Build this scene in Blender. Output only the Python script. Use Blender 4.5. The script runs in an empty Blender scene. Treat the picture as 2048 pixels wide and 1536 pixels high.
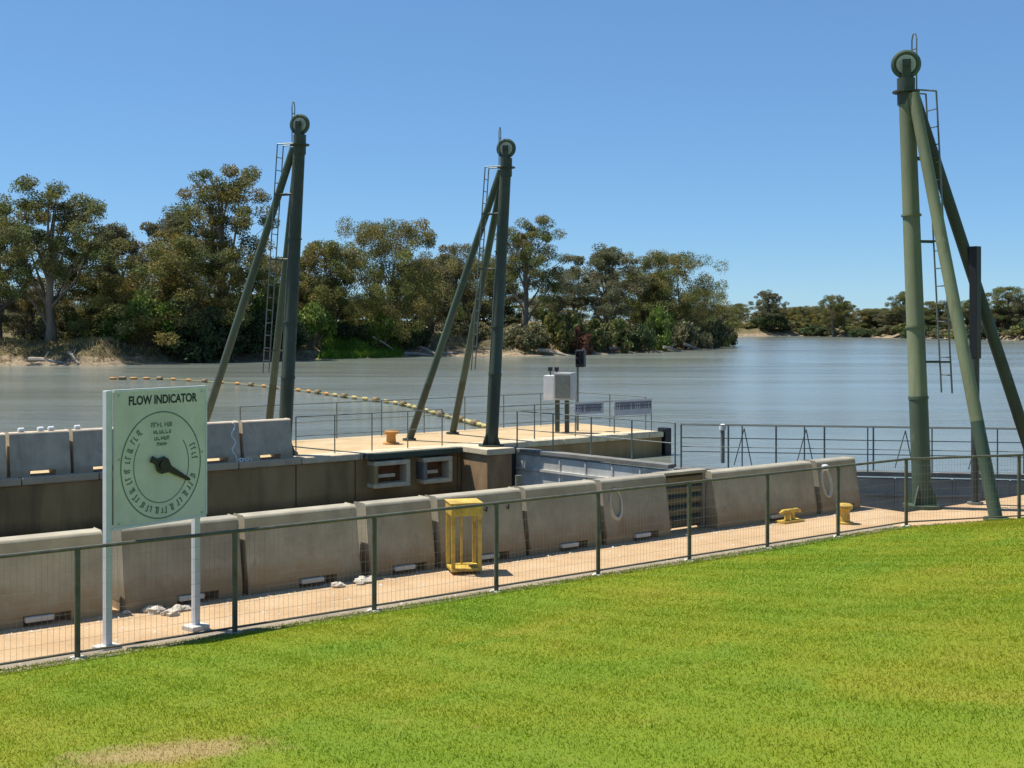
import bpy, math, random
import numpy as np
from mathutils import Vector, Matrix
R = math.radians
rng = random.Random(7)
sc = bpy.context.scene
COL = sc.collection

# ------------------------------------------------------------------ camera
H = 3.25                                   # eye height above the lock path (metres)
cam = bpy.data.cameras.new('camera'); camo = bpy.data.objects.new('camera', cam); COL.objects.link(camo)
camo.location = (0, 0, H); camo.rotation_euler = (R(90), 0, 0)
cam.sensor_width = 36; cam.lens = 43.95; cam.shift_y = -0.0605
cam.clip_start = 0.1; cam.clip_end = 9000
sc.camera = camo

# ------------------------------------------------------------------ light
SUN_EL, SUN_AZ = 66.0, 285.0               # azimuth clockwise from +Y
az, el = R(SUN_AZ), R(SUN_EL)
sdir = Vector((math.sin(az)*math.cos(el), math.cos(az)*math.cos(el), math.sin(el)))
w = bpy.data.worlds.new('World'); sc.world = w; w.use_nodes = True
nt = w.node_tree; bg = nt.nodes['Background']
sky = nt.nodes.new('ShaderNodeTexSky'); sky.sky_type = 'NISHITA'; sky.sun_disc = False
sky.sun_elevation = el; sky.sun_rotation = az; sky.altitude = 5000
sky.air_density = 1.5; sky.dust_density = 0.0; sky.ozone_density = 10.0
gam = nt.nodes.new('ShaderNodeGamma'); gam.inputs[1].default_value = 0.68          # camera-like flattening of the whole sky
tnt = nt.nodes.new('ShaderNodeMix'); tnt.data_type = 'RGBA'; tnt.blend_type = 'MULTIPLY'; tnt.inputs[0].default_value = 1.0; tnt.inputs[7].default_value = (.76, .99, 1.14, 1)
nt.links.new(sky.outputs[0], gam.inputs[0]); nt.links.new(gam.outputs[0], tnt.inputs[6])
nt.links.new(tnt.outputs[2], bg.inputs[0]); bg.inputs[1].default_value = 0.15
sl = bpy.data.lights.new('sun', 'SUN'); sl.energy = 5.0; sl.angle = R(0.53); sl.color = (1.0, 0.955, 0.88)
so = bpy.data.objects.new('sun', sl); COL.objects.link(so)
so.rotation_euler = (-sdir).to_track_quat('-Z', 'Y').to_euler(); so.location = (-20, 0, 40)
vs = sc.view_settings
vs.view_transform = 'Standard'; vs.look = 'None'; vs.gamma = 1; vs.use_curve_mapping = False
vs.exposure = 0.42

# ------------------------------------------------------------------ materials
def nodes_of(name):
    m = bpy.data.materials.new(name); m.use_nodes = True
    t = m.node_tree
    return m, t, t.nodes['Principled BSDF']
def N(t, kind, **kw):
    n = t.nodes.new(kind)
    for k, v in kw.items():
        if k.startswith('_'): setattr(n, k[1:], v)
    return n
def noise(t, scale, detail=5, rough=.55, stretch=None, coord='POS', dist=0):
    g = t.nodes.new('ShaderNodeNewGeometry')
    mp = t.nodes.new('ShaderNodeMapping')
    if stretch: mp.inputs['Scale'].default_value = stretch
    t.links.new(g.outputs['Position'], mp.inputs[0])
    n = t.nodes.new('ShaderNodeTexNoise'); n.inputs['Scale'].default_value = scale
    n.inputs['Detail'].default_value = detail; n.inputs['Roughness'].default_value = rough
    n.inputs['Distortion'].default_value = dist
    t.links.new(mp.outputs[0], n.inputs['Vector'])
    return n.outputs['Fac']
def ramp(t, fac, stops):
    r = t.nodes.new('ShaderNodeValToRGB'); e = r.color_ramp.elements
    while len(e) < len(stops): e.new(.5)
    for i, (p, c) in enumerate(stops):
        e[i].position = p
        e[i].color = (c[0], c[1], c[2], 1) if not isinstance(c, (int, float)) else (c, c, c, 1)
    t.links.new(fac, r.inputs[0]); return r.outputs[0]
def mix(t, fac, a, b, mode='MIX'):
    m = t.nodes.new('ShaderNodeMix'); m.data_type = 'RGBA'; m.blend_type = mode
    for sock, v in ((m.inputs[0], fac), (m.inputs[6], a), (m.inputs[7], b)):
        if isinstance(v, (int, float)): sock.default_value = v
        elif isinstance(v, tuple): sock.default_value = (*v, 1)
        else: t.links.new(v, sock)
    return m.outputs[2]
def math_(t, op, a, b=0.0):
    m = t.nodes.new('ShaderNodeMath'); m.operation = op
    for i, v in enumerate((a, b)):
        if isinstance(v, (int, float)): m.inputs[i].default_value = v
        else: t.links.new(v, m.inputs[i])
    return m.outputs[0]
def zpos(t):
    g = t.nodes.new('ShaderNodeNewGeometry'); s = t.nodes.new('ShaderNodeSeparateXYZ')
    t.links.new(g.outputs['Position'], s.inputs[0]); return s.outputs[2]
def bump(t, bs, fac, strength=.3, dist=.01):
    b = t.nodes.new('ShaderNodeBump'); b.inputs['Strength'].default_value = strength
    b.inputs['Distance'].default_value = dist
    t.links.new(fac, b.inputs['Height']); t.links.new(b.outputs[0], bs.inputs['Normal'])
def simple(name, col, rough=.6, metal=0, var=.25, scale=6, bmp=.15, spec=.5, stretch=None, dirt=None):
    m, t, b = nodes_of(name)
    n = noise(t, scale, 6, .6, stretch)
    lo = tuple(c*(1-var) for c in col); hi = tuple(min(1, c*(1+var)) for c in col)
    c = ramp(t, n, [(.3, lo), (.7, hi)])
    if dirt:
        n2 = noise(t, scale*.45, 7, .7)
        c = mix(t, ramp(t, n2, [(.5, 0), (.68, dirt[1])]), c, dirt[0])
    t.links.new(c, b.inputs['Base Color'])
    b.inputs['Roughness'].default_value = rough; b.inputs['Metallic'].default_value = metal
    b.inputs['Specular IOR Level'].default_value = spec
    if bmp: bump(t, b, noise(t, scale*8, 4), bmp, .004)
    return m
M = {}
def mastpaint(name, col, rust, amt):
    m, t, b = nodes_of(name)
    c = ramp(t, noise(t, 1.1, 7, .65, (1, 1, .4)), [(.3, tuple(x*.72 for x in col)), (.7, tuple(x*1.22 for x in col))])
    c = mix(t, ramp(t, noise(t, 7, 6, .7, (1, 1, .06)), [(.52, 0), (.70, amt)]), c, rust)                 # runs down the tube
    c = mix(t, ramp(t, noise(t, 3.2, 8, .75, (1, 1, .5), dist=1.2), [(.60, 0), (.68, .7)]), c, tuple(x*1.5+.03 for x in col))   # chalky patches
    c = mix(t, ramp(t, noise(t, 16, 6, .7), [(.66, 0), (.72, .8)]), c, (.11, .055, .025))                 # rust chips
    t.links.new(c, b.inputs['Base Color']); b.inputs['Specular IOR Level'].default_value = .4
    t.links.new(ramp(t, noise(t, 5, 5), [(.3, .42), (.7, .72)]), b.inputs['Roughness'])
    bump(t, b, noise(t, 14, 5, .7), .12, .006)
    return m
M['olive'] = mastpaint('faded_olive_paint', (.165, .185, .10), (.10, .085, .045), .75)
M['dkgreen'] = mastpaint('dark_green_paint', (.048, .064, .042), (.065, .052, .03), .6)
M['green'] = mastpaint('weathered_green_paint', (.065, .10, .066), (.09, .08, .05), .65)
M['rail'] = simple('galvanised_grey_green', (.17, .19, .17), .5, .3, .2, 9, .05)
M['fence'] = simple('fence_post_paint', (.10, .10, .075), .55, 0, .3, 9, .08, .4, None, ((.20, .14, .05), .5))
M['wire'] = simple('fence_wire', (.20, .20, .16), .5, .3, .2, 9, 0)
M['webpaint'] = simple('pale_web_paint', (.42, .44, .33), .5, 0, .25, 6, .1)
M['polegrey'] = simple('dark_pole_paint', (.045, .05, .048), .5, 0, .25, 4, .05)
M['black'] = simple('black_paint', (.012, .012, .013), .45, 0, .2, 5, .05)
M['steel'] = simple('galvanised_steel', (.42, .43, .44), .42, .5, .15, 7, .05)
M['signpost'] = simple('pale_grey_post_paint', (.62, .63, .64), .45, 0, .1, 6, .04)
M['panel'] = simple('pale_green_sign_paint', (.62, .615, .51), .45, 0, .10, 2.2, .03, .5, (1, 1, .35), ((.40, .40, .30), .5))
M['ink'] = simple('sign_ink_green', (.09, .15, .10), .6, 0, .1, 9, 0)
M['inkdark'] = simple('sign_ink_dark', (.012, .022, .018), .6, 0, .1, 9, 0)
M['yellow'] = simple('yellow_paint', (.58, .40, .07), .55, 0, .25, 9, .1, .4, None, ((.25, .12, .03), .85))
M['white'] = simple('white_paint', (.72, .72, .70), .5, 0, .12, 6, .05)
M['cabshade'] = simple('cabinet_shaded_face', (.42, .42, .40), .5, 0, .1, 4, .05)
M['rope'] = simple('pale_rope', (.52, .49, .40), .85, 0, .2, 40, .3)
M['timber'] = simple('weathered_timber', (.13, .115, .075), .8, 0, .35, 3, .3, .3, (1, 1, 8))
M['stone'] = simple('pale_stone', (.50, .45, .36), .85, 0, .25, 7, .4)
M['board'] = simple('pinkish_board', (.50, .45, .45), .6, 0, .08, 4, .03)
M['boardink'] = simple('board_lettering', (.045, .04, .06), .6, 0, .1, 9, 0)
M['orange'] = simple('orange_float', (.50, .24, .05), .55, 0, .2, 5, .1)
M['float'] = simple('brown_float', (.20, .14, .06), .6, 0, .3, 5, .1)
M['floaty'] = simple('yellow_float', (.45, .36, .12), .6, 0, .2, 5, .1)
M['footing'] = simple('footing_concrete', (.55, .52, .46), .85, 0, .15, 6, .3)
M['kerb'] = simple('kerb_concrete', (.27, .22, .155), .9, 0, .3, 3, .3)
M['niche'] = simple('rusty_plate', (.20, .085, .03), .8, 0, .4, 5, .3)
M['rim'] = simple('pale_concrete_rim', (.60, .49, .32), .85, 0, .2, 5, .3)
M['quoin'] = simple('ochre_stained_concrete', (.30, .19, .095), .85, 0, .35, 2.2, .3, .4, (1, 1, .5))
M['gatelit'] = simple('sunlit_gate_steel', (.62, .60, .54), .55, .1, .22, 1.5, .12, .4, (1, 1, .35), ((.22, .19, .15), .6))  # paler copy of the gate steel, sunlight put into the base colour
M['gateshade'] = simple('shaded_gate_steel', (.33, .30, .25), .65, .05, .25, 1.7, .15, .4, None, ((.20, .15, .10), .5))  # darker copy of the gate steel, shade put into the base colour
M['gatedark'] = simple('dark_gate_steel', (.20, .195, .17), .65, .05, .3, 1.7, .15, .4, None, ((.11, .075, .05), .5))

def concrete(name, base, dust, zhi, dustamt=.8):
    m, t, b = nodes_of(name)
    n = noise(t, 2.2, 7, .6)
    c = ramp(t, n, [(.3, tuple(x*.78 for x in base)), (.7, tuple(x*1.15 for x in base))])
    st = noise(t, 4, 5, .6, (1, 1, .18))
    c = mix(t, ramp(t, st, [(.5, 0), (.75, .45)]), c, tuple(x*.55 for x in base))
    # brown dust splashed up from the ground, ragged upper edge
    h = math_(t, 'ADD', zpos(t), math_(t, 'MULTIPLY', math_(t, 'SUBTRACT', noise(t, 3, 6, .7), .5), .7))
    mr = t.nodes.new('ShaderNodeMapRange'); mr.inputs[1].default_value = zhi*.35; mr.inputs[2].default_value = zhi
    mr.inputs[3].default_value = dustamt; mr.inputs[4].default_value = 0
    t.links.new(h, mr.inputs[0])
    c = mix(t, mr.outputs[0], c, dust)
    oi = t.nodes.new('ShaderNodeObjectInfo')
    c = mix(t, 1.0, c, ramp(t, oi.outputs['Random'], [(0, (.80, .80, .82)), (1, (1.16, 1.13, 1.08))]), 'MULTIPLY')
    c = mix(t, ramp(t, noise(t, 1.4, 8, .75, (1, 1, .55), dist=1.5), [(.56, 0), (.66, .55)]), c, tuple(x*.5 for x in base))
    c = mix(t, ramp(t, noise(t, 2.3, 6, .7, (1, 1, .12)), [(.64, 0), (.74, .6)]), c, (.22, .12, .05))
    t.links.new(c, b.inputs['Base Color']); b.inputs['Roughness'].default_value = .88
    bump(t, b, noise(t, 30, 6, .7), .35, .008)
    return m
M['barrier'] = concrete('barrier_concrete', (.37, .335, .25), (.27, .19, .10), .40)
M['barrierfar'] = concrete('grey_barrier_concrete', (.60, .50, .36), (.36, .27, .16), .2, .5)

def wallmat():
    m, t, b = nodes_of('stained_lock_wall')
    n = noise(t, .9, 7, .62, (1, 1, .35))
    c = ramp(t, n, [(.28, (.20, .125, .052)), (.5, (.34, .22, .092)), (.75, (.44, .30, .14))])
    st = noise(t, 2.6, 6, .6, (1, 1, .1))
    c = mix(t, ramp(t, st, [(.5, 0), (.75, .55)]), c, (.11, .075, .034))
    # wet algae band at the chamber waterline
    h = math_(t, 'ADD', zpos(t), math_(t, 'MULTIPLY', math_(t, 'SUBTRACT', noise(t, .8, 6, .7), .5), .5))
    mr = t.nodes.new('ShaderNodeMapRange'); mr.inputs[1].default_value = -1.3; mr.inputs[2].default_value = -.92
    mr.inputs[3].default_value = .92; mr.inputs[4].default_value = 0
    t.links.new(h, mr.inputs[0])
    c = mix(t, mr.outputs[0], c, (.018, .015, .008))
    t.links.new(c, b.inputs['Base Color']); b.inputs['Roughness'].default_value = .85
    bump(t, b, noise(t, 14, 6, .7), .5, .02)
    return m
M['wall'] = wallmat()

def sandmat(name, a, b_, c_):
    m, t, b = nodes_of(name)
    n = noise(t, 1.3, 8, .65)
    c = ramp(t, n, [(.3, a), (.52, b_), (.75, c_)])
    f = noise(t, 38, 5, .8)
    c = mix(t, ramp(t, f, [(.35, .55), (.62, 0)]), c, tuple(x*.62 for x in a))
    c = mix(t, ramp(t, noise(t, .55, 7, .7, None, dist=1.0), [(.52, 0), (.66, .4)]), c, tuple(x*.72 for x in a))
    c = mix(t, ramp(t, noise(t, 9, 6, .8), [(.60, 0), (.70, .5)]), c, (.66, .58, .46))
    t.links.new(c, b.inputs['Base Color']); b.inputs['Roughness'].default_value = .95
    b.inputs['Specular IOR Level'].default_value = .2
    bump(t, b, noise(t, 55, 5, .8), .5, .012)
    return m
M['path'] = sandmat('sandy_path', (.44, .29, .155), (.56, .385, .215), (.61, .455, .285))
M['deck'] = sandmat('pale_sandy_deck', (.48, .34, .18), (.58, .43, .24), (.62, .50, .33))

def lawncol(t):
    a = noise(t, .42, 6, .62, None, dist=.6)
    c = ramp(t, a, [(.30, (.14, .245, .005)), (.44, (.18, .262, .006)), (.58, (.235, .272, .008)), (.72, (.30, .28, .024))])
    f = noise(t, 5.5, 6, .75)
    c = mix(t, ramp(t, f, [(.36, .25), (.58, 0)]), c, (.13, .20, .005))
    c = mix(t, ramp(t, noise(t, 2.1, 5, .7), [(.56, 0), (.72, .35)]), c, (.31, .31, .04))
    c = mix(t, ramp(t, noise(t, .9, 3, .5, None, dist=.3), [(.60, 0), (.70, .6)]), c, (.125, .23, .006))
    c = mix(t, ramp(t, noise(t, 3.3, 4, .6), [(.68, 0), (.75, .5)]), c, (.29, .20, .05))
    # worn straw-coloured patch on the near left
    g = t.nodes.new('ShaderNodeNewGeometry'); d = t.nodes.new('ShaderNodeVectorMath'); d.operation = 'DISTANCE'
    mp = t.nodes.new('ShaderNodeMapping'); mp.inputs['Scale'].default_value = (1, 2.2, 0)
    t.links.new(g.outputs['Position'], mp.inputs[0]); t.links.new(mp.outputs[0], d.inputs[0])
    d.inputs[1].default_value = (-2.02, 7.30*2.2, 0)
    dd = math_(t, 'ADD', d.outputs['Value'], math_(t, 'MULTIPLY', math_(t, 'SUBTRACT', noise(t, 5, 6, .75), .5), 1.3))
    c = mix(t, ramp(t, dd, [(.28, .9), (.75, 0)]), c, (.40, .29, .12))
    return c
def lawnmat(name, blade):
    m, t, b = nodes_of(name)
    c = lawncol(t)
    if not blade: c = mix(t, .12, c, (.15, .13, .02))
    if blade:
        at = t.nodes.new('ShaderNodeAttribute'); at.attribute_name = 'tint'
        c = mix(t, .55, c, at.outputs['Color'], 'MULTIPLY')
        c = mix(t, .0, c, (.5, .5, .1))
    t.links.new(c, b.inputs['Base Color']); b.inputs['Roughness'].default_value = .75
    b.inputs['Specular IOR Level'].default_value = .25
    if not blade: bump(t, b, noise(t, 40, 5, .8), .8, .02)
    else:
        b.inputs['Subsurface Weight'].default_value = 0
        tr = t.nodes.new('ShaderNodeBsdfTranslucent'); t.links.new(c, tr.inputs[0])
        ms = t.nodes.new('ShaderNodeMixShader'); ms.inputs[0].default_value = .55
        out = t.nodes['Material Output']
        t.links.new(b.outputs[0], ms.inputs[1]); t.links.new(tr.outputs[0], ms.inputs[2]); t.links.new(ms.outputs[0], out.inputs[0])
    return m
M['lawn'] = lawnmat('lawn_soil', False)
M['blade'] = lawnmat('lawn_blades', True)

def leafmat(name, gain=1.0):
    m, t, b = nodes_of(name)
    at = t.nodes.new('ShaderNodeAttribute'); at.attribute_name = 'tint'
    oi = t.nodes.new('ShaderNodeObjectInfo')
    c = mix(t, 1.0, at.outputs['Color'], ramp(t, oi.outputs['Random'], [(0, (.86*gain, .92*gain, .92*gain)), (1, (1.12*gain, 1.06*gain, .95*gain))]), 'MULTIPLY')
    t.links.new(c, b.inputs['Base Color']); b.inputs['Roughness'].default_value = .6
    b.inputs['Specular IOR Level'].default_value = .3
    tr = t.nodes.new('ShaderNodeBsdfTranslucent'); t.links.new(c, tr.inputs[0])
    ms = t.nodes.new('ShaderNodeMixShader'); ms.inputs[0].default_value = .36
    t.links.new(b.outputs[0], ms.inputs[1]); t.links.new(tr.outputs[0], ms.inputs[2])
    t.links.new(ms.outputs[0], t.nodes['Material Output'].inputs[0])
    return m
M['leaf'] = leafmat('gum_leaves', 1.2)
M['bark'] = simple('gum_bark', (.19, .155, .115), .85, 0, .4, 1.2, .3, .3, (1, 1, .3))
M['log'] = simple('bleached_log', (.33, .28, .22), .85, 0, .3, 2, .3)

def terrainmat():
    m, t, b = nodes_of('river_bank_earth')
    n = noise(t, .12, 8, .65)
    c = ramp(t, n, [(.32, (.12, .095, .04)), (.5, (.24, .18, .075)), (.66, (.20, .19, .05)), (.8, (.36, .27, .16))])
    h = math_(t, 'ADD', zpos(t), math_(t, 'MULTIPLY', math_(t, 'SUBTRACT', noise(t, .22, 6, .7), .5), 1.6))
    c = mix(t, ramp(t, h, [(.0, .9), (.06, 0)]), c, (.47, .35, .22))
    f = noise(t, 1.7, 6, .75)
    c = mix(t, ramp(t, f, [(.36, .8), (.6, 0)]), c, (.06, .05, .025))
    t.links.new(c, b.inputs['Base Color']); b.inputs['Roughness'].default_value = .95
    bump(t, b, noise(t, 2.2, 7, .75), 1, .4)
    return m
M['terrain'] = terrainmat()

def watermat(name, col, rgh, big, small):
    m, t, b = nodes_of(name)
    st = noise(t, .03, 5, .6, (.5, 1.8, 1), dist=.8)
    c = ramp(t, st, [(.35, tuple(x*.85 for x in col)), (.65, tuple(x*1.15 for x in col))])
    t.links.new(c, b.inputs['Base Color'])
    r2 = ramp(t, noise(t, .05, 5, .6, (.35, 2.2, 1), dist=1.0), [(.38, rgh*.75), (.62, rgh*1.35)])
    t.links.new(r2, b.inputs['Roughness'])
    b.inputs['IOR'].default_value = 1.333
    f1 = noise(t, .55, 4, .55, (1, 1.6, 1)); f2 = noise(t, 2.6, 4, .6, (1, 1.5, 1))
    s = math_(t, 'ADD', math_(t, 'MULTIPLY', f1, big), math_(t, 'MULTIPLY', f2, small))
    wp = ramp(t, noise(t, .018, 5, .6, (.4, 2.4, 1), dist=1.2), [(.36, .35), (.62, 1.25)])   # calm lanes and wind patches
    bump(t, b, math_(t, 'MULTIPLY', s, wp), 1.0, 1.0)
    return m
M['water'] = watermat('river_water', (.19, .21, .175), .13, .085, .042)
M['chamber'] = watermat('chamber_water', (.06, .06, .04), .08, .03, .015)

# ------------------------------------------------------------------ mesh helpers
U = Vector((.8, .6, 0)); NN = Vector((-.6, .8, 0)); O = Vector((-4.147, 11.93, 0)); Z = Vector((0, 0, 1))
def L(s, t, z=0.0):                       # lock coordinates: s along the lock, t across it
    return O + U*s + NN*t + Z*z
class MB:
    def __init__(self): self.v = []; self.f = []
    def add(self, vs, fs):
        o = len(self.v); self.v += [Vector(p) for p in vs]; self.f += [tuple(i+o for i in q) for q in fs]; return self
    def hexa(self, c):                    # 8 corners, bottom ring then top ring
        return self.add(c, [(3, 2, 1, 0), (4, 5, 6, 7), (0, 1, 5, 4), (1, 2, 6, 5), (2, 3, 7, 6), (3, 0, 4, 7)])
    def lbox(self, s0, s1, t0, t1, z0, z1):
        return self.hexa([L(s0, t0, z0), L(s1, t0, z0), L(s1, t1, z0), L(s0, t1, z0), L(s0, t0, z1), L(s1, t0, z1), L(s1, t1, z1), L(s0, t1, z1)])
    def obox(self, c, a, b, d, la, lb, ld):   # centre, axes, half sizes
        c = Vector(c); P = lambda i, j, k: c + a*la*i + b*lb*j + d*ld*k
        return self.hexa([P(-1, -1, -1), P(1, -1, -1), P(1, 1, -1), P(-1, 1, -1), P(-1, -1, 1), P(1, -1, 1), P(1, 1, 1), P(-1, 1, 1)])
    def tube(self, pts, rad, k=8, cap=True):
        pts = [Vector(p) for p in pts]; n = len(pts)
        rad = [rad]*n if isinstance(rad, (int, float)) else rad
        o = len(self.v); prev = None
        for i, p in enumerate(pts):
            d = (pts[min(i+1, n-1)] - pts[max(i-1, 0)]).normalized()
            if prev is None:
                a = d.orthogonal().normalized()
            else:
                a = (prev - d*prev.dot(d)); a = a.normalized() if a.length > 1e-6 else d.orthogonal().normalized()
            prev = a; b = d.cross(a)
            for j in range(k):
                th = 2*math.pi*j/k; self.v.append(p + (a*math.cos(th) + b*math.sin(th))*rad[i])
        for i in range(n-1):
            for j in range(k):
                self.f.append((o+i*k+j, o+i*k+(j+1) % k, o+(i+1)*k+(j+1) % k, o+(i+1)*k+j))
        if cap:
            self.f.append(tuple(o+j for j in reversed(range(k)))); self.f.append(tuple(o+(n-1)*k+j for j in range(k)))
        return self
    def ring(self, c, a, b, ra, rb, r, k=28, j=6):     # torus-like loop in plane a,b
        c = Vector(c); o = len(self.v); nrm = a.cross(b)
        for i in range(k):
            th = 2*math.pi*i/k; e = (a*math.cos(th)+b*math.sin(th)).normalized(); p = c + a*ra*math.cos(th) + b*rb*math.sin(th)
            for q in range(j):
                ph = 2*math.pi*q/j; self.v.append(p + e*r*math.cos(ph) + nrm*r*math.sin(ph))
        for i in range(k):
            for q in range(j):
                self.f.append((o+i*j+q, o+((i+1) % k)*j+q, o+((i+1) % k)*j+(q+1) % j, o+i*j+(q+1) % j))
        return self
    def disc(self, c, axis, r, h, k=20):               # short cylinder
        axis = Vector(axis).normalized(); c = Vector(c)
        return self.tube([c - axis*h/2, c + axis*h/2], r, k)
    def lathe(self, c, prof, k=14):
        c = Vector(c); o = len(self.v)
        for (r, z) in prof:
            for j in range(k):
                th = 2*math.pi*j/k; self.v.append(c + Vector((r*math.cos(th), r*math.sin(th), z)))
        for i in range(len(prof)-1):
            for j in range(k): self.f.append((o+i*k+j, o+i*k+(j+1) % k, o+(i+1)*k+(j+1) % k, o+(i+1)*k+j))
        self.f.append(tuple(o+j for j in reversed(range(k)))); self.f.append(tuple(o+(len(prof)-1)*k+j for j in range(k)))
        return self
    def blob(self, c, rx, ry, rz, rnd, amp=.2):
        c = Vector(c); o = len(self.v); rows = 5; k = 8
        for i in range(rows):
            ph = math.pi*(i+.5)/rows - math.pi/2
            for j in range(k):
                th = 2*math.pi*j/k; q = 1 + rnd.uniform(-amp, amp)
                self.v.append(c + Vector((rx*math.cos(ph)*math.cos(th)*q, ry*math.cos(ph)*math.sin(th)*q, rz*math.sin(ph)*q)))
        for i in range(rows-1):
            for j in range(k): self.f.append((o+i*k+j, o+i*k+(j+1) % k, o+(i+1)*k+(j+1) % k, o+(i+1)*k+j))
        self.f.append(tuple(o+j for j in reversed(range(k)))); self.f.append(tuple(o+(rows-1)*k+j for j in range(k)))
        return self
    def build(self, name, mat, parent=None, smooth=False, bevel=0, kind=None):
        org = Vector((0, 0, 0)); p = parent
        while p is not None: org = org + p.location; p = p.parent
        me = bpy.data.meshes.new(name)
        me.from_pydata([tuple(v-org) for v in self.v], [], self.f); me.update()
        me.materials.append(M[mat] if isinstance(mat, str) else mat)
        if smooth:
            me.polygons.foreach_set('use_smooth', [True]*len(me.polygons))
            me.set_sharp_from_angle(angle=R(40))
        o = bpy.data.objects.new(name, me); COL.objects.link(o); o.parent = parent
        if bevel:
            b = o.modifiers.new('bevel', 'BEVEL'); b.width = bevel; b.segments = 2; b.limit_method = 'ANGLE'
        if kind: o['kind'] = kind
        return o
def tag(o, label, cat, group=None):
    o['label'] = label; o['category'] = cat
    if group: o['group'] = group
    return o
def thing(name, loc, label, cat, group=None):
    o = bpy.data.objects.new(name, None); o.empty_display_size = .2; COL.objects.link(o); o.location = loc
    return tag(o, label, cat, group)
def copy_tree(o, parent=None):
    c = o.copy(); COL.objects.link(c); c.parent = parent
    for ch in o.children: copy_tree(ch, c)
    return c
def raw_mesh(name, V, F, mat, tint=None, k=4):
    V = np.asarray(V, dtype=np.float32); F = np.asarray(F, dtype=np.int32)
    me = bpy.data.meshes.new(name)
    me.vertices.add(len(V)); me.vertices.foreach_set('co', V.ravel())
    me.loops.add(F.size); me.loops.foreach_set('vertex_index', F.ravel())
    me.polygons.add(len(F)); me.polygons.foreach_set('loop_start', np.arange(0, F.size, k, dtype=np.int32))
    me.update(calc_edges=True)
    if tint is not None:
        a = me.color_attributes.new('tint', 'FLOAT_COLOR', 'POINT')
        c = np.ones((len(V), 4), dtype=np.float32); c[:, :3] = tint
        a.data.foreach_set('color', c.ravel())
    me.materials.append(M[mat]); return me
def link(name, me, parent=None, loc=(0, 0, 0)):
    o = bpy.data.objects.new(name, me); COL.objects.link(o); o.parent = parent; o.location = loc; return o

# ------------------------------------------------------------------ terrain, river, lock basin
WZ = -0.70                                   # river level
shore = np.array([(-2600, 60), (-400, 62), (-90, 90), (-58.6, 106), (-47, 114.8), (-41, 113.5), (-37, 112.2), (-31.4, 121.9), (-20.5, 133.4), (-11.1, 143.1),
                  (3.25, 145.2), (17.9, 161.9), (28, 184), (34.5, 206), (38.5, 240), (30, 300), (48, 335), (81, 352), (95.7, 312), (109, 267), (128, 215),
                  (160, 150), (260, 60), (2600, 40), (2600, 3200), (-2600, 3200)], dtype=float)
def signed_dist(x, y):
    d = np.full(x.shape, 1e9); ins = np.zeros(x.shape, bool); n = len(shore)
    for i in range(n):
        a = shore[i]; b = shore[(i+1) % n]; e = b-a
        tt = np.clip(((x-a[0])*e[0] + (y-a[1])*e[1])/(e@e), 0, 1)
        d = np.minimum(d, np.hypot(x-a[0]-tt*e[0], y-a[1]-tt*e[1]))
        cr = ((a[1] > y) != (b[1] > y))
        xi = a[0] + (y-a[1])/(b[1]-a[1]+1e-12)*(b[0]-a[0])
        ins ^= cr & (x < xi)
    return np.where(ins, d, -d)
def land_z(x, y):
    x = np.asarray(x, float); y = np.asarray(y, float)
    wob = 1.6*np.sin(x*.31+1.3)*np.cos(y*.27) + .9*np.sin(x*.83+y*.61) + .6*np.sin(x*1.7-y*1.1)
    d = signed_dist(x, y) + wob*.8
    up = np.clip(d*.16, 0, .55) + np.clip((d-2.2)*.62, 0, 1.55) + np.clip(d-6, 0, 400)*.006 + .22*np.sin(x*.5+y*.33)*np.clip(d*.15, 0, 1)
    return np.where(d > 0, WZ + up, WZ + np.clip(d*.3, -2.5, 0))
xs = np.concatenate([-np.geomspace(3000, 112, 26), np.arange(-110, 150, 1.6), np.geomspace(152, 3000, 26)])
ys = np.concatenate([[-3000, -1000, -300, -80, 0, 40, 70], np.arange(84, 250, 1.5), np.arange(252, 400, 4), np.geomspace(404, 3600, 30)])
GX, GY = np.meshgrid(xs, ys); GZ = land_z(GX, GY)
nx, ny = len(xs), len(ys)
idx = np.arange(nx*ny).reshape(ny, nx)
F = np.stack([idx[:-1, :-1], idx[:-1, 1:], idx[1:, 1:], idx[1:, :-1]], -1).reshape(-1, 4)
ter = link('riverbank_terrain', raw_mesh('riverbank_terrain', np.stack([GX, GY, GZ], -1).reshape(-1, 3), F, 'terrain'))
ter.data.polygons.foreach_set('use_smooth', [True]*len(ter.data.polygons)); ter['kind'] = 'structure'

wm = MB()
poly = [L(-3000, 17, WZ), L(16.2, 17, WZ), L(16.25, 14.2, WZ), L(16.75, 8.9, WZ), L(23.9, 1.6, WZ), L(23.9, -3000, WZ), L(3000, -3000, WZ), L(3000, 4000, WZ), L(-3000, 4000, WZ)]
wm.add(poly, [tuple(range(len(poly)))])
wo = wm.build('river_water', 'water'); wo['kind'] = 'structure'
cw = MB().add([L(-40, 2, -2.3), L(22, 2, -2.3), L(16.5, 8.9, -2.3), L(16.1, 15.5, -2.3), L(-40, 15.5, -2.3)], [(0, 1, 2, 3, 4)])
co = cw.build('lock_chamber_water', 'chamber'); co['kind'] = 'structure'

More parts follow.
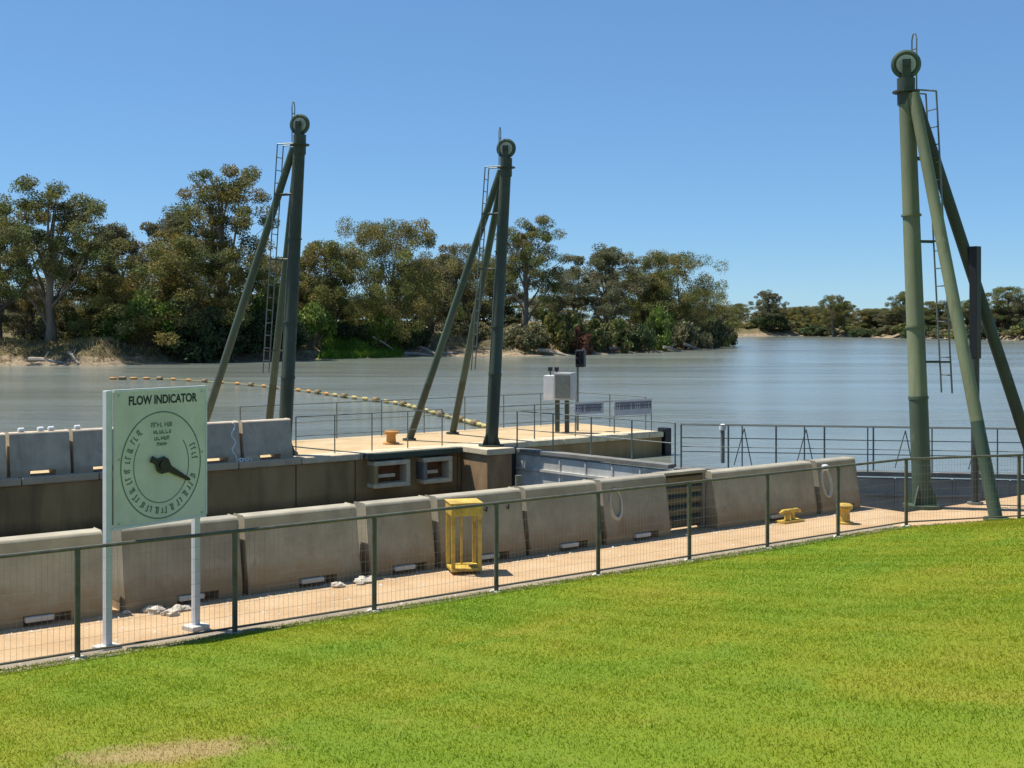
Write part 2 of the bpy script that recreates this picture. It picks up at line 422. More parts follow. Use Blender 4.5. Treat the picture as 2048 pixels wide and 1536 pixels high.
# near side: sandy path, darker edge strip, kerb, lawn
def slab(name, poly, z0, z1, mat):
    n = len(poly); b = MB()
    b.add([L(s, t, z0) for s, t in poly] + [L(s, t, z1) for s, t in poly],
          [tuple(reversed(range(n))), tuple(range(n, 2*n))] + [(i, (i+1) % n, n+(i+1) % n, n+i) for i in range(n)])
    return b.build(name, mat)
p = slab('path', [(-45, -.3), (12.6, -.3), (15.5, -1.1), (40, -4), (40, 1.0), (14.35, 1.0), (14.35, 2.7), (-45, 2.7)], -.35, 0, 'path'); p['kind'] = 'structure'
lw = thing('lock_wall', L(0, 2.7, -5), 'near concrete lock wall dropping from the sandy path into the chamber', 'wall')
slab_b = MB()
poly = [(-45, -.2), (40, -.2), (40, .98), (14.33, .98), (14.33, 2.68), (-45, 2.68)]; n = len(poly)
slab_b.add([L(s, t, -5.5) for s, t in poly] + [L(s, t, -.352) for s, t in poly], [tuple(reversed(range(n))), tuple(range(n, 2*n))] + [(i, (i+1) % n, n+(i+1) % n, n+i) for i in range(n)])
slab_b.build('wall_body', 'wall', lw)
gt = slab('path_edge_strip', [(-45, .10), (13.0, .10), (13.0, .34), (6, .42), (-45, .28)], -.1, .004, 'kerb'); gt['kind'] = 'structure'  # flat strip darker than the path, along the fence foot
kb = MB(); s = -8.0
kerb_root = bpy.data.objects.new('kerb', None); COL.objects.link(kerb_root); kerb_root['kind'] = 'structure'
while s < 12.8:
    e = min(s + 1.62, 12.8)
    MB().lbox(s+.006, e-.006, -.11, .098, -.2, .045 + rng.uniform(-.004, .004)).build('kerbstone', 'kerb', kerb_root, bevel=.012)
    s = e
def lawn_z(s, t):
    base = np.where(s < 12.6, 0.0, np.clip((s-12.6)*-.27, -9, 0))      # lawn edge swings away from the lock at the mast
    q = np.clip(base - .02 - t, 0, None)
    z = .05 + .135*q - .0009*q*q*np.clip((q-14)/10, 0, 1)
    z = np.minimum(z, 1.75 + .01*q)
    return z + .012*np.sin(s*1.3+t*.8)*np.clip(q, 0, 1) + .02*np.sin(s*.45-t*.6)*np.clip(q, 0, 1)
ls = np.concatenate([np.linspace(-45, -10, 20), np.arange(-9.5, 22, .3), np.linspace(23, 60, 20)])
V = []; rows = 0
qs = np.concatenate([np.arange(0, 14, .25), np.geomspace(14.5, 80, 14)])
S, Q = np.meshgrid(ls, qs); base = np.where(S < 12.6, 0, (S-12.6)*-.27); T = base - .02 - Q
ZZ = lawn_z(S, T); ZZ[0] = -.02
Xw = O.x + U.x*S + NN.x*T; Yw = O.y + U.y*S + NN.y*T
idx = np.arange(S.size).reshape(S.shape)
F = np.stack([idx[:-1, :-1], idx[1:, :-1], idx[1:, 1:], idx[:-1, 1:]], -1).reshape(-1, 4)
lo = link('lawn', raw_mesh('lawn', np.stack([Xw, Yw, ZZ], -1).reshape(-1, 3), F, 'lawn'))
lo.data.polygons.foreach_set('use_smooth', [True]*len(lo.data.polygons)); lo['kind'] = 'structure'

# grass blades over the part of the lawn near the viewer
g = np.random.default_rng(3)
def blades(n):
    s = g.uniform(-9, 19, n*4); q = g.uniform(-.06, 12.5, n*4)
    base = np.where(s < 12.6, 0, (s-12.6)*-.27); t = base - .02 - q
    x = O.x + U.x*s + NN.x*t; y = O.y + U.y*s + NN.y*t
    keep = (y > 4.2) & (np.abs(x) < .50*y + 1.2)
    x, y, s, t = [a[keep] for a in (x, y, s, t)]
    pk = g.uniform(size=len(x)) < np.clip(9.0/y, .35, 1)*np.clip(.45 + 1.6*np.hypot((x+2.02)*1.0, (y-7.3)*2.2), .45, 1)
    x, y, s, t = [a[pk][:n] for a in (x, y, s, t)]
    n = len(x); z = lawn_z(s, t) - .003
    clump = .95 + .12*np.sin(x*3.1+1+np.sin(y*1.7))*np.sin(y*2.7+x*.6) + .12*np.sin(x*9.3+y*7.1)
    h = g.uniform(.008, .021, n)*np.where(g.uniform(size=n) < .03, 1.9, 1)*np.clip(clump, .65, 1.3); wd = g.uniform(.0022, .0042, n)*(.7+y/16)
    a = g.uniform(0, 2*np.pi, n); lean = g.uniform(.2, 1.4, n)*h
    la = g.uniform(0, 2*np.pi, n)
    P0 = np.stack([x-np.cos(a)*wd, y-np.sin(a)*wd, z], -1); P1 = np.stack([x+np.cos(a)*wd, y+np.sin(a)*wd, z], -1)
    P2 = np.stack([x+np.cos(la)*lean, y+np.sin(la)*lean, z+h], -1)
    V = np.stack([P0, P1, P2], 1).reshape(-1, 3); F = np.arange(3*n).reshape(-1, 3)
    c = np.clip(g.normal(1.08, .10, (n, 1)), .7, 1.5)*np.array([[1, 1, 1]]) * (1 + g.normal(0, .06, (n, 3)))
    dry = g.uniform(size=n) < .05; c[dry] *= np.array([1.7, 1.3, 2.4])
    tint = np.repeat(np.clip(c, 0, 3), 3, 0)
    return raw_mesh('lawn_grass', V, F, 'blade', tint, 3)
gb = link('lawn_grass', blades(520000)); gb['kind'] = 'stuff'; gb['label'] = 'short mown green grass with yellowish patches'; gb['category'] = 'grass'

# ------------------------------------------------------------------ far side of the lock
fw = thing('lock_wall', L(6, 15, -5), 'far lock wall of stained dark concrete with a pale sandy deck on top', 'wall')
joints = [-30, 2, 9.98, 11.6, 14.66]
for a, b in zip(joints[:-1], joints[1:]):
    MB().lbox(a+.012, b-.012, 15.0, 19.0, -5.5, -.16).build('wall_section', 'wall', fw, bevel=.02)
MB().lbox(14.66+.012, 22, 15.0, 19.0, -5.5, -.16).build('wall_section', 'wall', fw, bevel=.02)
s = 2.0
while s < 21.9:                                    # coping blocks along the edge
    e = min(s+1.62, 22.02)
    MB().lbox(s+.008, e-.008, 14.93, 15.6, -.158, 0).build('coping_block', 'rim' if s > 9 else 'barrierfar', fw, bevel=.025)
    s = e
MB().lbox(2, 22.02, 15.608, 19.05, -.158, -.006).build('deck', 'deck', fw)
# pier that carries the middle mast
pr = thing('gate_pier', L(15.1, 14.4, -5), 'ochre stained concrete pier under the middle mast beside the gate', 'pier')
MB().lbox(14.72, 15.5, 13.75, 14.92, -5.5, -.14).build('pier_shaft', 'quoin', pr, bevel=.03)
MB().lbox(14.66, 15.56, 13.69, 14.925, -.138, .02).build('pier_cap', 'rim', pr, bevel=.02)
MB().tube([L(15.72, 14.2, -5.5), L(15.72, 14.2, .0)], .2, 14).build('heel_post', 'black', pr, smooth=True)
# framed niches in the far wall
for i, (s0, s1, lab) in enumerate([(11.92, 12.96, 'square pale rimmed niche in the far lock wall, the left of two'), (13.36, 14.24, 'square pale rimmed niche in the far lock wall, nearer the ochre pier')]):
    nr = thing('wall_niche', L((s0+s1)/2, 14.8, -.9), lab, 'niche', 'niches in the far wall')
    z0, z1, r = -.86, -.2, .11
    MB().lbox(s0, s1, 14.62, 14.99, z1-r, z1).build('top_rim', 'rim', nr, bevel=.015)
    MB().lbox(s0, s1, 14.62, 14.99, z0, z0+r).build('sill', 'rim', nr, bevel=.015)
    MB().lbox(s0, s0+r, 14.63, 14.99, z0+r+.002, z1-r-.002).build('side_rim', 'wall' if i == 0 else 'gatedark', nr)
    MB().lbox(s1-r, s1, 14.63, 14.99, z0+r+.002, z1-r-.002).build('side_rim', 'rim', nr)
    MB().lbox(s0+r, s1-r, 14.95, 14.985, z0+r, z1-r).build('back_plate', 'niche', nr)
    MB().lbox(s0+r+.05, s1-r-.28, 14.72, 14.8, z0+.25, z0+.33).build('hook_bar', 'rim', nr)
# dark green fender beam above the niches
fb = MB().lbox(11.75, 14.6, 14.66, 14.92, -.15, .0); tag(fb.build('fender_beam', 'dkgreen', None, bevel=.02), 'dark green beam along the far wall edge above the two niches', 'beam')

# ------------------------------------------------------------------ concrete barriers
def barrier(s0, s1, t0, h, mat, label, group, pockets, flip=1):
    """t0 = front foot; profile leans back towards the top"""
    root = thing('concrete_barrier', L((s0+s1)/2, t0+.27, 0), label, 'barrier', group)
    prof = [(.0, .11), (.01, .16), (.055, .40), (.12, h-.09), (.125, h-.03), (.15, h), (.40, h), (.425, h-.03), (.46, .40), (.53, .16), (.54, .11)]
    m = len(prof); b = MB()
    b.add([L(s0, t0+t, z) for t, z in prof] + [L(s1, t0+t, z) for t, z in prof],
          [tuple(reversed(range(m))), tuple(range(m, 2*m))] + [(i, (i+1) % m, m+(i+1) % m, m+i) for i in range(m)][0:] )
    b.f = [b.f[0][::-1], b.f[1][::-1]] + [f for f in b.f[2:]]
    o = b.build('body', mat, root, bevel=.012)
    for (a, e) in (pockets if mat == 'barrier' else []):
        MB().lbox(a+.015, a+(e-a)*.62, t0-.045, t0+.12, .05, .105).build('bright_strip_bar', 'footing', root, bevel=.008)  # pale bar added to stand for the sunlit strip in the pocket
    cur = s0
    for (a, e) in pockets + [(s1, s1)]:
        if a - cur > .02:
            MB().lbox(cur+.003, a, t0+.004, t0+.536, 0, .135).build('foot', mat, root)
        cur = e
    root.rotation_euler = (0, 0, R(rng.uniform(-.7, .7))); root.location += NN*rng.uniform(-.02, .02)
    return root
near = [(-2.35, -.83), (-.75, .86), (1.07, 2.49), (2.57, 4.10), (4.24, 5.22), (5.31, 6.70), (6.79, 8.08), (8.18, 9.48), (10.50, 12.90), (13.02, 14.05)]
nl = ['weathered concrete barrier at the far left end of the near row', 'brown grey concrete barrier left of the flow indicator sign',
      'concrete barrier directly behind the flow indicator sign posts', 'second concrete barrier right of the flow indicator sign', 'short concrete barrier just left of the yellow stand',
      'concrete barrier right of the yellow stand with two dark hooks', 'plain concrete barrier between the hooks and the hanging rope loop', 'concrete barrier carrying the pale rope loop',
      'long concrete barrier right of the slatted timber panel', 'short end barrier of the near row beside the tall right mast']
for (a, b), lab in zip(near, nl):
    ln = b-a; c = a + ln*.62
    barrier(a, b, 1.72, .92 if a < 9 else .88, 'barrier', lab, 'concrete barriers along the sandy path', [(c-.27, c+.24)])
far = [(2.05, 3.36), (3.44, 4.68), (4.75, 6.0), (6.08, 7.3), (7.37, 8.6), (8.68, 9.93)]
fl = ['grey barrier on the far lock wall at the left picture edge', 'grey barrier on the far lock wall carrying white floats', 'grey barrier on the far lock wall left of the sign panel',
      'grey barrier on the far lock wall behind the sign panel', 'grey barrier on the far lock wall with the hanging white chain', 'grey end barrier on the far lock wall in front of the left mast']
for (a, b), lab in zip(far, fl):
    c = a + (b-a)*.55
    barrier(a, b, 15.1, .92, 'barrierfar', lab, 'grey barriers on the far lock wall', [(c-.28, c+.25)])
# slatted timber panel in the near row
sp = thing('slatted_panel', L(10, 1.95, 0), 'dark slatted timber panel set between two concrete barriers', 'panel')
MB().lbox(9.53, 10.46, 2.06, 2.10, .03, .86).build('backing', 'gatedark', sp)
for s in (9.56, 10.42): MB().lbox(s-.035, s+.035, 1.93, 2.055, 0, .88).build('frame_post', 'gatedark', sp, bevel=.006)
for i in range(5):
    z = .10 + i*.165
    MB().obox(L(9.99, 1.99, z+.05), U, (NN+Z*.35).normalized(), (Z-NN*.35).normalized(), .385, .045, .05).build('slat', 'timber', sp)
MB().lbox(9.52, 10.46, 1.90, 2.12, .882, .93).build('cap', 'barrier', sp, bevel=.01)

# ------------------------------------------------------------------ near mesh fence
fposts = [-1.62*2, -1.62, 0, 1.61, 3.27, 4.95, 6.55, 8.17, 9.72, 11.28, 12.95]
fence = thing('mesh_fence', L(5, 0, 0), 'waist high dark green wire mesh fence between lawn and path', 'fence')
fpos = [L(s, 0, 0) for s in fposts] + [L(14.95, -.72, 0), L(17.0, -1.25, 0)]
FH = 1.1
for i, q in enumerate(fpos):
    MB().tube([q - Z*.05, q + Z*FH], .028, 10).build('post', 'fence', fence, smooth=True)
    MB().lathe(q, [(.085, -.03), (.085, .045), (.07, .055)], 10).build('footing', 'footing', fence)
for a, b in zip(fpos[:-1], fpos[1:]):
    d = (b-a); ln = d.length; d.normalize()
    MB().tube([a + Z*(FH-.01) + d*.0, b + Z*(FH-.01)], .019, 8).build('top_rail', 'fence', fence, smooth=True)
    MB().tube([a + Z*.10, b + Z*.10], .013, 6).build('bottom_rail', 'fence', fence, smooth=True)
    m = MB(); k = int(ln/.055)
    for i in range(1, k):
        q = a + d*(ln*i/k); m.tube([q + Z*.10, q + Z*(FH-.02)], .0014, 3, False)
    for i in range(1, 8): m.tube([a + Z*(.1+i*.125), b + Z*(.1+i*.125)], .0012, 3, False)
    m.build('wire_mesh', 'wire', fence)

# ------------------------------------------------------------------ flow indicator sign
SV = Vector((.62, .785, 0)).normalized(); SN = Vector((SV.y, -SV.x, 0)); SB = Vector((-4.01, 12.39, 0))
def SP(a, z, c=0.0): return SB + SV*a + SN*c + Z*z
sg = thing('flow_sign', SB, 'pale green flow indicator sign with black dial pointer on two grey posts', 'sign')
for a in (0, 1.07):
    MB().obox(SP(a, 1.27), SV, SN, Z, .034, .034, 1.30).build('post', 'signpost', sg, bevel=.006)
    MB().obox(SP(a, .02), SV, SN, Z, .11, .10, .03).build('footing', 'footing', sg, bevel=.01)
pn = MB().obox(SP(.595, 1.88, .05), SV, Z, SN, .555, .68, .012).build('panel', 'panel', sg, bevel=.004)
fr = MB()
fr.obox(SP(.595, 2.563, .046), SV, Z, SN, .563, .014, .02); fr.obox(SP(.595, 1.197, .046), SV, Z, SN, .563, .012, .02)
fr.obox(SP(1.158, 1.88, .046), SV, Z, SN, .010, .668, .02)
fr.build('edge_trim', 'signpost', pn)
def strip_ring(c, rx, ry, wd, off, k=64, a0=0, a1=360):
    b = MB(); vs = []; full = a1-a0 >= 360
    for i in range(k):
        th = R(a0 + (a1-a0)*i/(k if full else k-1))
        for q in (-wd/2, wd/2): vs.append(SP(c[0] + (rx+q)*math.cos(th), c[1] + (ry+q)*math.sin(th), off))
    return b.add(vs, [(2*i, 2*i+1, (2*((i+1) % k))+1, 2*((i+1) % k)) for i in range(k if full else k-1)])
for a in (.09, 1.10):
    for z in (1.24, 1.88, 2.52): MB().disc(SP(a, z, .066), SN, .012, .008, 8).build('bolt', 'steel', pn)
DC = (.595, 1.785)
strip_ring(DC, .485, .545, .012, .0645).build('outer_ring', 'ink', pn)
strip_ring(DC, .335, .385, .009, .0645, 64, 142, 398).build('inner_ring', 'ink', pn)
def text(body, a, z, size, mat, parent, name, off=.0645):
    cu = bpy.data.curves.new(name, 'FONT'); cu.body = body; cu.size = size; cu.align_x = 'CENTER'; cu.align_y = 'CENTER'; cu.offset = size*.032
    ob = bpy.data.objects.new(name, cu); me = bpy.data.meshes.new_from_object(ob); bpy.data.objects.remove(ob)
    o0 = parent
    org = Vector((0, 0, 0)); q = parent
    while q is not None: org = org + q.location; q = q.parent
    for v in me.vertices: v.co = SP(a + v.co.x*.80, z + v.co.y, off) - org
    me.materials.clear(); me.materials.append(M[mat])
    o = bpy.data.objects.new(name, me); COL.objects.link(o); o.parent = parent; return o
text('FLOW INDICATOR', .615, 2.455, .122, 'inkdark', pn, 'title_lettering')
sm = MB(); r3 = random.Random(5)
def glyphs(m, a0, a1, z, h):                 # worn small lettering, too small to read
    a = a0
    while a < a1 - .012:
        wd = r3.uniform(.016, .028)
        m.obox(SP(a, z, .0642), SV, Z, SN, .004, h/2, .0006)
        m.obox(SP(a+wd*.5, z + r3.choice((-1, 0, 1))*h*.42, .0642), SV, Z, SN, wd*.42, .006, .0005)
        if r3.random() < .6: m.obox(SP(a+wd*.9, z, .0642), SV, Z, SN, .004, h/2, .0004)
        a += wd + .014
glyphs(sm, .47, .60, 2.20, .045); glyphs(sm, .635, .74, 2.20, .045); glyphs(sm, .50, .71, 2.125, .035); glyphs(sm, .51, .70, 2.06, .035); glyphs(sm, .54, .66, 2.0, .032)
sm.build('small_lettering', 'ink', pn, kind='stuff')
tk = MB()
for deg in list(range(131, 300, 13)) + list(range(302, 350, 13)) + [8, 20]:
    th = R(deg); e = SV*math.cos(th)*.89 + Z*math.sin(th); e.normalize(); f = e.cross(SN)
    for q in ((-.020, .0) if deg % 2 else (-.026, .018)):
        cc = SP(DC[0] + .41*math.cos(th), DC[1] + .465*math.sin(th), .0643) + f*q
        hh = r3.uniform(.026, .036)
        tk.obox(cc, e, f, SN, hh, .006, .0006)
        tk.obox(cc + e*hh*r3.choice((-.9, .9)) + f*.008, e, f, SN, .006, .012, .0005)
tk.build('dial_marks', 'ink', pn, kind='stuff')
pd = (SV*.34 - Z*.185).normalized(); pp = pd.cross(SN)
def PT(a, b, c): return SP(DC[0], DC[1], c) + pd*a + pp*b
out = [(-.16, -.03), (-.155, .035), (-.085, .03), (-.03, .085), (.03, .085), (.10, .035), (.37, .016), (.39, 0), (.37, -.016), (.10, -.035), (.03, -.085), (-.03, -.085), (-.085, -.03)]
m = len(out)
ptr = MB().add([PT(a, b, .075) for a, b in out] + [PT(a, b, .088) for a, b in out], [tuple(reversed(range(m))), tuple(range(m, 2*m))] + [(i, (i+1) % m, m+(i+1) % m, m+i) for i in range(m)])
ptr.build('pointer', 'black', sg)
MB().disc(SP(DC[0], DC[1], .082), SN, .045, .04, 16).build('pointer_hub', 'black', sg)

# ------------------------------------------------------------------ tripod masts
def tripod(base, lean, struts, ztop, label, upper, lower, zsplit, ladder_dir, rs=.11, rm=(.166, .138), lad_top=None, lad_bot=2.0):
    B = base; T_ = base + lean + Z*ztop
    root = thing('tripod_mast', B, label, 'mast', 'green tripod masts on the lock')
    along = lambda z: B + (T_-B)*(z/ztop)
    MB().tube([along(0), along(zsplit)], [rm[0], rm[0]*.985], 20).build('mast_lower', lower, root, smooth=True)
    ml = MB().tube([along(zsplit), along(zsplit)+(T_-B)*.001, T_], [rm[0]*.985, rm[0]*.97, rm[1]], 20).build('mast', upper, root, smooth=True)
    MB().disc(along(zsplit), (T_-B), rm[0]*1.06, .05, 20).build('band', lower, root, smooth=True)
    MB().disc(B + Z*.03, Z, rm[0]*2.0, .06, 18).build('base_plate', lower, root, smooth=True)
    for k in range(4):                                   # gussets at the foot
        d = Matrix.Rotation(R(45+90*k), 3, 'Z') @ Vector((1, 0, 0)); q = d.cross(Z)
        a = B + d*rm[0]*.9; m = MB()
        m.add([a+Z*.06-q*.012, a+d*.17+Z*.06-q*.012, a+Z*.42-q*.012, a+Z*.06+q*.012, a+d*.17+Z*.06+q*.012, a+Z*.42+q*.012], [(0, 2, 1), (3, 4, 5), (0, 1, 4, 3), (1, 2, 5, 4), (2, 0, 3, 5)])
        m.build('gusset', lower, root)
    for (sb, up, lw_) in struts:
        top = along(ztop-.28) + (sb-B).normalized()*.16
        mid = sb + (top-sb)*.22
        MB().tube([sb, mid], rs, 14).build('strut_lower', lw_, root, smooth=True)
        MB().tube([mid, mid+(top-sb)*.001, top], [rs, rs*.99, rs*.92], 14).build('strut', up, root, smooth=True)
        MB().disc(sb + Z*.025, Z, rs*1.9, .05, 14).build('foot_plate', lw_, root, smooth=True)
    for zf in (.42, .68):                                # bolted flanges
        MB().disc(along(ztop*zf), (T_-B), rm[0]*1.06, .035, 20).build('flange', upper, root, smooth=True)
    # head: collar, yoke cheeks, sheave
    MB().disc(T_ - Z*.22, Z, .235, .03, 18).build('head_plate', 'dkgreen', root)
    MB().tube([T_ - Z*.45, T_ + Z*.02], [.150, .156], 16).build('collar', 'dkgreen', root, smooth=True)
    ax = Vector((.22, .97, 0)).normalized(); sd = Z.cross(ax); wc = T_ + Z*.27
    for q in (-1, 1):
        MB().obox(wc - Z*.16 + ax*.11*q, sd, Z, ax, .075, .24, .014).build('cheek', 'dkgreen', root, bevel=.01)
    wh = MB(); wh.ring(wc, sd, Z, .215, .215, .045, 28, 8)
    wheel = wh.build('sheave', 'green', root, smooth=True)
    MB().disc(wc, ax, .17, .05, 24).build('sheave_web', 'webpaint', wheel)
    MB().disc(wc, ax, .055, .30, 14).build('axle', 'dkgreen', wheel, smooth=True)
    # ladder
    ld = ladder_dir.normalized(); wdir = Vector((-ld.y, ld.x, 0))*.15
    lt = ztop - .2; l0 = T_*1.0
    top = T_ + ld*.52; top.z = lt; bot = B + ld*.50; bot.z = lad_bot
    lad = bpy.data.objects.new('ladder', None)
    lad = MB().tube([bot+wdir, top+wdir], .016, 6).tube([bot-wdir, top-wdir], .016, 6).build('ladder', 'rail', root, smooth=True)
    m = MB(); k = int((lt-lad_bot)/.3)
    for i in range(1, k):
        q = bot + (top-bot)*(i/k); m.tube([q+wdir, q-wdir], .011, 5)
    m.build('rungs', 'rail', lad)
    MB().tube([top+wdir, T_ + ld*.1 + wdir - Z*.2], .016, 6).tube([top-wdir, T_ + ld*.1 - wdir - Z*.2], .016, 6).build('ladder_return', 'rail', lad)
    for zz in (lad_bot + .55, (lad_bot+lt)*.5, lt-1.2):
        q = bot + (top-bot)*((zz-lad_bot)/(lt-lad_bot)); c = along(zz)
        MB().tube([q+wdir, c+wdir*.6], .018, 6).tube([q-wdir, c-wdir*.6], .018, 6).build('ladder_bracket', 'dkgreen', lad)
    # hand hoop above the head
    h0 = T_ + ld*.17; ww = Vector((-ld.y, ld.x, 0))*.07
    MB().tube([h0+ww-Z*.25, h0+ww+Z*.72, h0+ww*.5+Z*.82, h0-ww*.5+Z*.82, h0-ww+Z*.72, h0-ww-Z*.25], .014, 6).tube([h0+ww+Z*.55, h0-ww+Z*.55], .012, 5).build('hand_hoop', 'rail', root)
    return root
tripod(L(15.05, 1.17), NN*.34, [(L(14.78, -.42), 'olive', 'green'), (L(17.7, .4), 'dkgreen', 'dkgreen')], 7.55,
       'tallest looking green tripod mast on the near side at the right', 'olive', 'green', 1.92, Vector((.95, .3, 0)))
tripod(L(10.06, 15.8), -NN*.5 + Vector((.15, 0, 0)), [(L(8.75, 18.1), 'green', 'green'), (L(10.95, 18.6), 'green', 'dkgreen')], 7.75,
       'left tripod mast standing behind the far lock wall barriers', 'dkgreen', 'dkgreen', 1.9, Vector((-.95, .3, 0)), .10, (.168, .145))
tripod(L(15.27, 14.35), -NN*.45 + Vector((.12, 0, 0)), [(L(14.55, 17.2), 'green', 'dkgreen'), (L(16.6, 18.1), 'green', 'dkgreen')], 7.45,
       'middle tripod mast standing on the ochre pier by the gate', 'dkgreen', 'dkgreen', 1.9, Vector((-.95, .3, 0)), .10, (.168, .145))

# tall black post at the right
bp = thing('black_post', L(16.15, .85), 'tall black square post behind the right mast struts', 'post')
c = L(16.15, .85)
MB().tube([c, c+Z*2.62], .072, 12).build('pole', 'polegrey', bp, smooth=True)
MB().obox(c+Z*3.6, U, NN, Z, .075, .075, 1.0).build('black_sleeve', 'black', bp, bevel=.01)
MB().disc(c+Z*.02, Z, .14, .04, 12).build('base_plate', 'rail', bp)

# ------------------------------------------------------------------ gates
def railing(root, pts, h, step, mids=(.5,), r=.016, braces=0, mat='rail', rp=.02):
    for a, b in zip(pts[:-1], pts[1:]):
        d = b-a; ln = d.length; d.normalize(); k = max(1, round(ln/step))
        for i in range(k+1):
            q = a + d*(ln*i/k); MB().tube([q, q+Z*h], rp, 8).build('post', mat, root, smooth=True)
        MB().tube([a+Z*h, b+Z*h], r*1.15, 8).build('top_rail', mat, root, smooth=True)
        for f in mids: MB().tube([a+Z*h*f, b+Z*h*f], r*.85, 6).build('mid_rail', mat, root, smooth=True)
def gate(name, A, B, label, mat, npan, top=-.05):
    root = thing(name, (A+B)/2 - Z*4, label, 'gate', 'lock gate leaves')
    d = B-A; ln = d.length; d.normalize(); q = Vector((d.y, -d.x, 0))      # q: face towards the chamber
    if q.dot(Vector((0, -1, 0))) < 0: q = -q
    for i in range(npan):
        a = A + d*(ln*i/npan + .02); b = A + d*(ln*(i+1)/npan - .02)
        MB().obox((a+b)/2 + Z*(top-2.2), d, q, Z, (b-a).length/2, .10, 2.05).build('gate_panel', mat, root, bevel=.012)
        MB().obox(A + d*(ln*(i+1)/npan) + q*.05 + Z*(top-2.2), d, q, Z, .022, .075, 2.04).build('rib', mat, root)
    for z in (-.5, -1.15):
        MB().obox((A+B)/2 + q*.12 + Z*(top+z), d, q, Z, ln/2-.03, .03, .03).build('waling', mat, root)
    MB().obox((A+B)/2 + Z*(top-.05), d, q, Z, ln/2, .15, .05).build('walkway', 'gatedark', root, bevel=.01)
    return root, d, q
A1, B1, B2 = L(15.95, 14.25), L(16.55, 8.95), L(23.4, 1.75)
gr, d, q = gate('lock_gate', A1, B1, 'sunlit grey steel lock gate leaf beside the middle mast', 'gatelit', 6)
railing(gr, [A1-q*.10-Z*.05, B1-q*.10-Z*.05], .95, 1.3, (.5,), .012)
gr2, d, q = gate('lock_gate', B1+d*.05, B2, 'shaded grey steel lock gate leaf with railed walkway towards the right mast', 'gateshade', 8, -.12)
railing(gr2, [B1+d*.2-q*.13-Z*.12, B2-q*.13-Z*.12], 1.0, 1.05, (.36, .68), .013, rp=.021)
railing(gr2, [B1+d*.2+q*.13-Z*.12, B2+q*.13-Z*.12], 1.0, 1.3, (.5,), .011, rp=.016)
for i, f in enumerate((.16, .30, .52, .68, .84)):                       # gate gear and struts on the walkway
    c = B1 + d*((B2-B1).length*f) - q*.05
    MB().tube([c-Z*.05-d*.18, c+Z*.8+d*.05], .013, 6).tube([c-Z*.05+d*.22, c+Z*.8+d*.05], .013, 6).build('brace', 'rail', gr2)
c = B1 + d*1.15
MB().tube([c, c+Z*.75], .05, 10).build('winding_post', 'gatedark', gr2, smooth=True)
MB().lathe(c+Z*.75, [(.05, 0), (.08, .02), (.08, .12), (.03, .15)], 12).build('winding_cap', 'white', gr2, smooth=True)
# end post of the far wall
ep = MB().lbox(22.05, 22.3, 14.9, 15.25, -3, .1); tag(ep.build('end_post', 'black', None, bevel=.02), 'dark square post at the right end of the far lock wall', 'post')

# ------------------------------------------------------------------ far deck furniture
dr = thing('deck_railing', L(16, 15.4), 'thin grey handrail along the front edge of the far deck', 'railing')
railing(dr, [L(10.15, 15.35, 0), L(14.4, 15.35, 0)], .95, 1.0, (.5,), .011, rp=.016)
railing(dr, [L(16.0, 15.35, 0), L(21.9, 15.35, 0)], .95, 1.5, (.5,), .013, rp=.018)
dr2 = thing('deck_railing', L(16, 18.8), 'thin grey handrail along the river side of the far deck', 'railing')
railing(dr2, [L(10.3, 18.85, 0), L(21.9, 18.85, 0), L(21.9, 15.6, 0)], 1.0, 1.45, (.5,), .013, rp=.018)
# control cabinet on legs
CB = L(19.4, 16.6); fx = Vector((.93, -.37, 0)).normalized(); fy = Vector((.37, .93, 0))
cb = thing('control_cabinet', CB, 'white control cabinet with its shaded face coloured grey, on dark legs on the far deck', 'cabinet')
MB().obox(CB + fx*.16 + Z*1.36, fx, fy, Z, .27, .22, .40).build('housing', 'cabshade', cb, bevel=.015)  # greyer box, shade of the cabinet's right face put into its colour
MB().obox(CB - fx*.28 + Z*1.32, fx, fy, Z, .16, .20, .36).build('lit_side', 'white', cb, bevel=.015)  # paler box, sunlight on the cabinet's left face put into its colour
MB().obox(CB + fx*.16 - fy*.225 + Z*1.36, fx, fy, Z, .23, .008, .34).build('door', 'rail', cb, bevel=.004)
for a in (-.08, .22): MB().obox(CB + fx*a + Z*.49, fx, fy, Z, .055, .055, .48).build('leg', 'dkgreen', cb)
for a in (-.30, -.10):
    MB().tube([CB + fx*a + Z*1.66, CB + fx*a + Z*1.80], .02, 8).build('lamp_stem', 'black', cb)
    MB().obox(CB + fx*a + Z*1.86, fx, fy, Z, .055, .06, .06).build('lamp', 'black', cb, bevel=.01)
# traffic signal
TL = L(20.2, 16.75)
tl = thing('signal_light', TL, 'black signal light head on a slim grey pole on the far deck', 'signal')
MB().tube([TL, TL+Z*1.95], .04, 10).build('pole', 'rail', tl, smooth=True)
MB().obox(TL + Z*2.16 + fx*.1, fx, fy, Z, .14, .11, .26).build('signal_head', 'black', tl, bevel=.03)
for z in (2.28, 2.07):
    MB().tube([TL + fx*.1 - fy*.11 + Z*z, TL + fx*.1 - fy*.20 + Z*z], [.075, .085], 12, False).build('visor', 'black', tl, smooth=True)
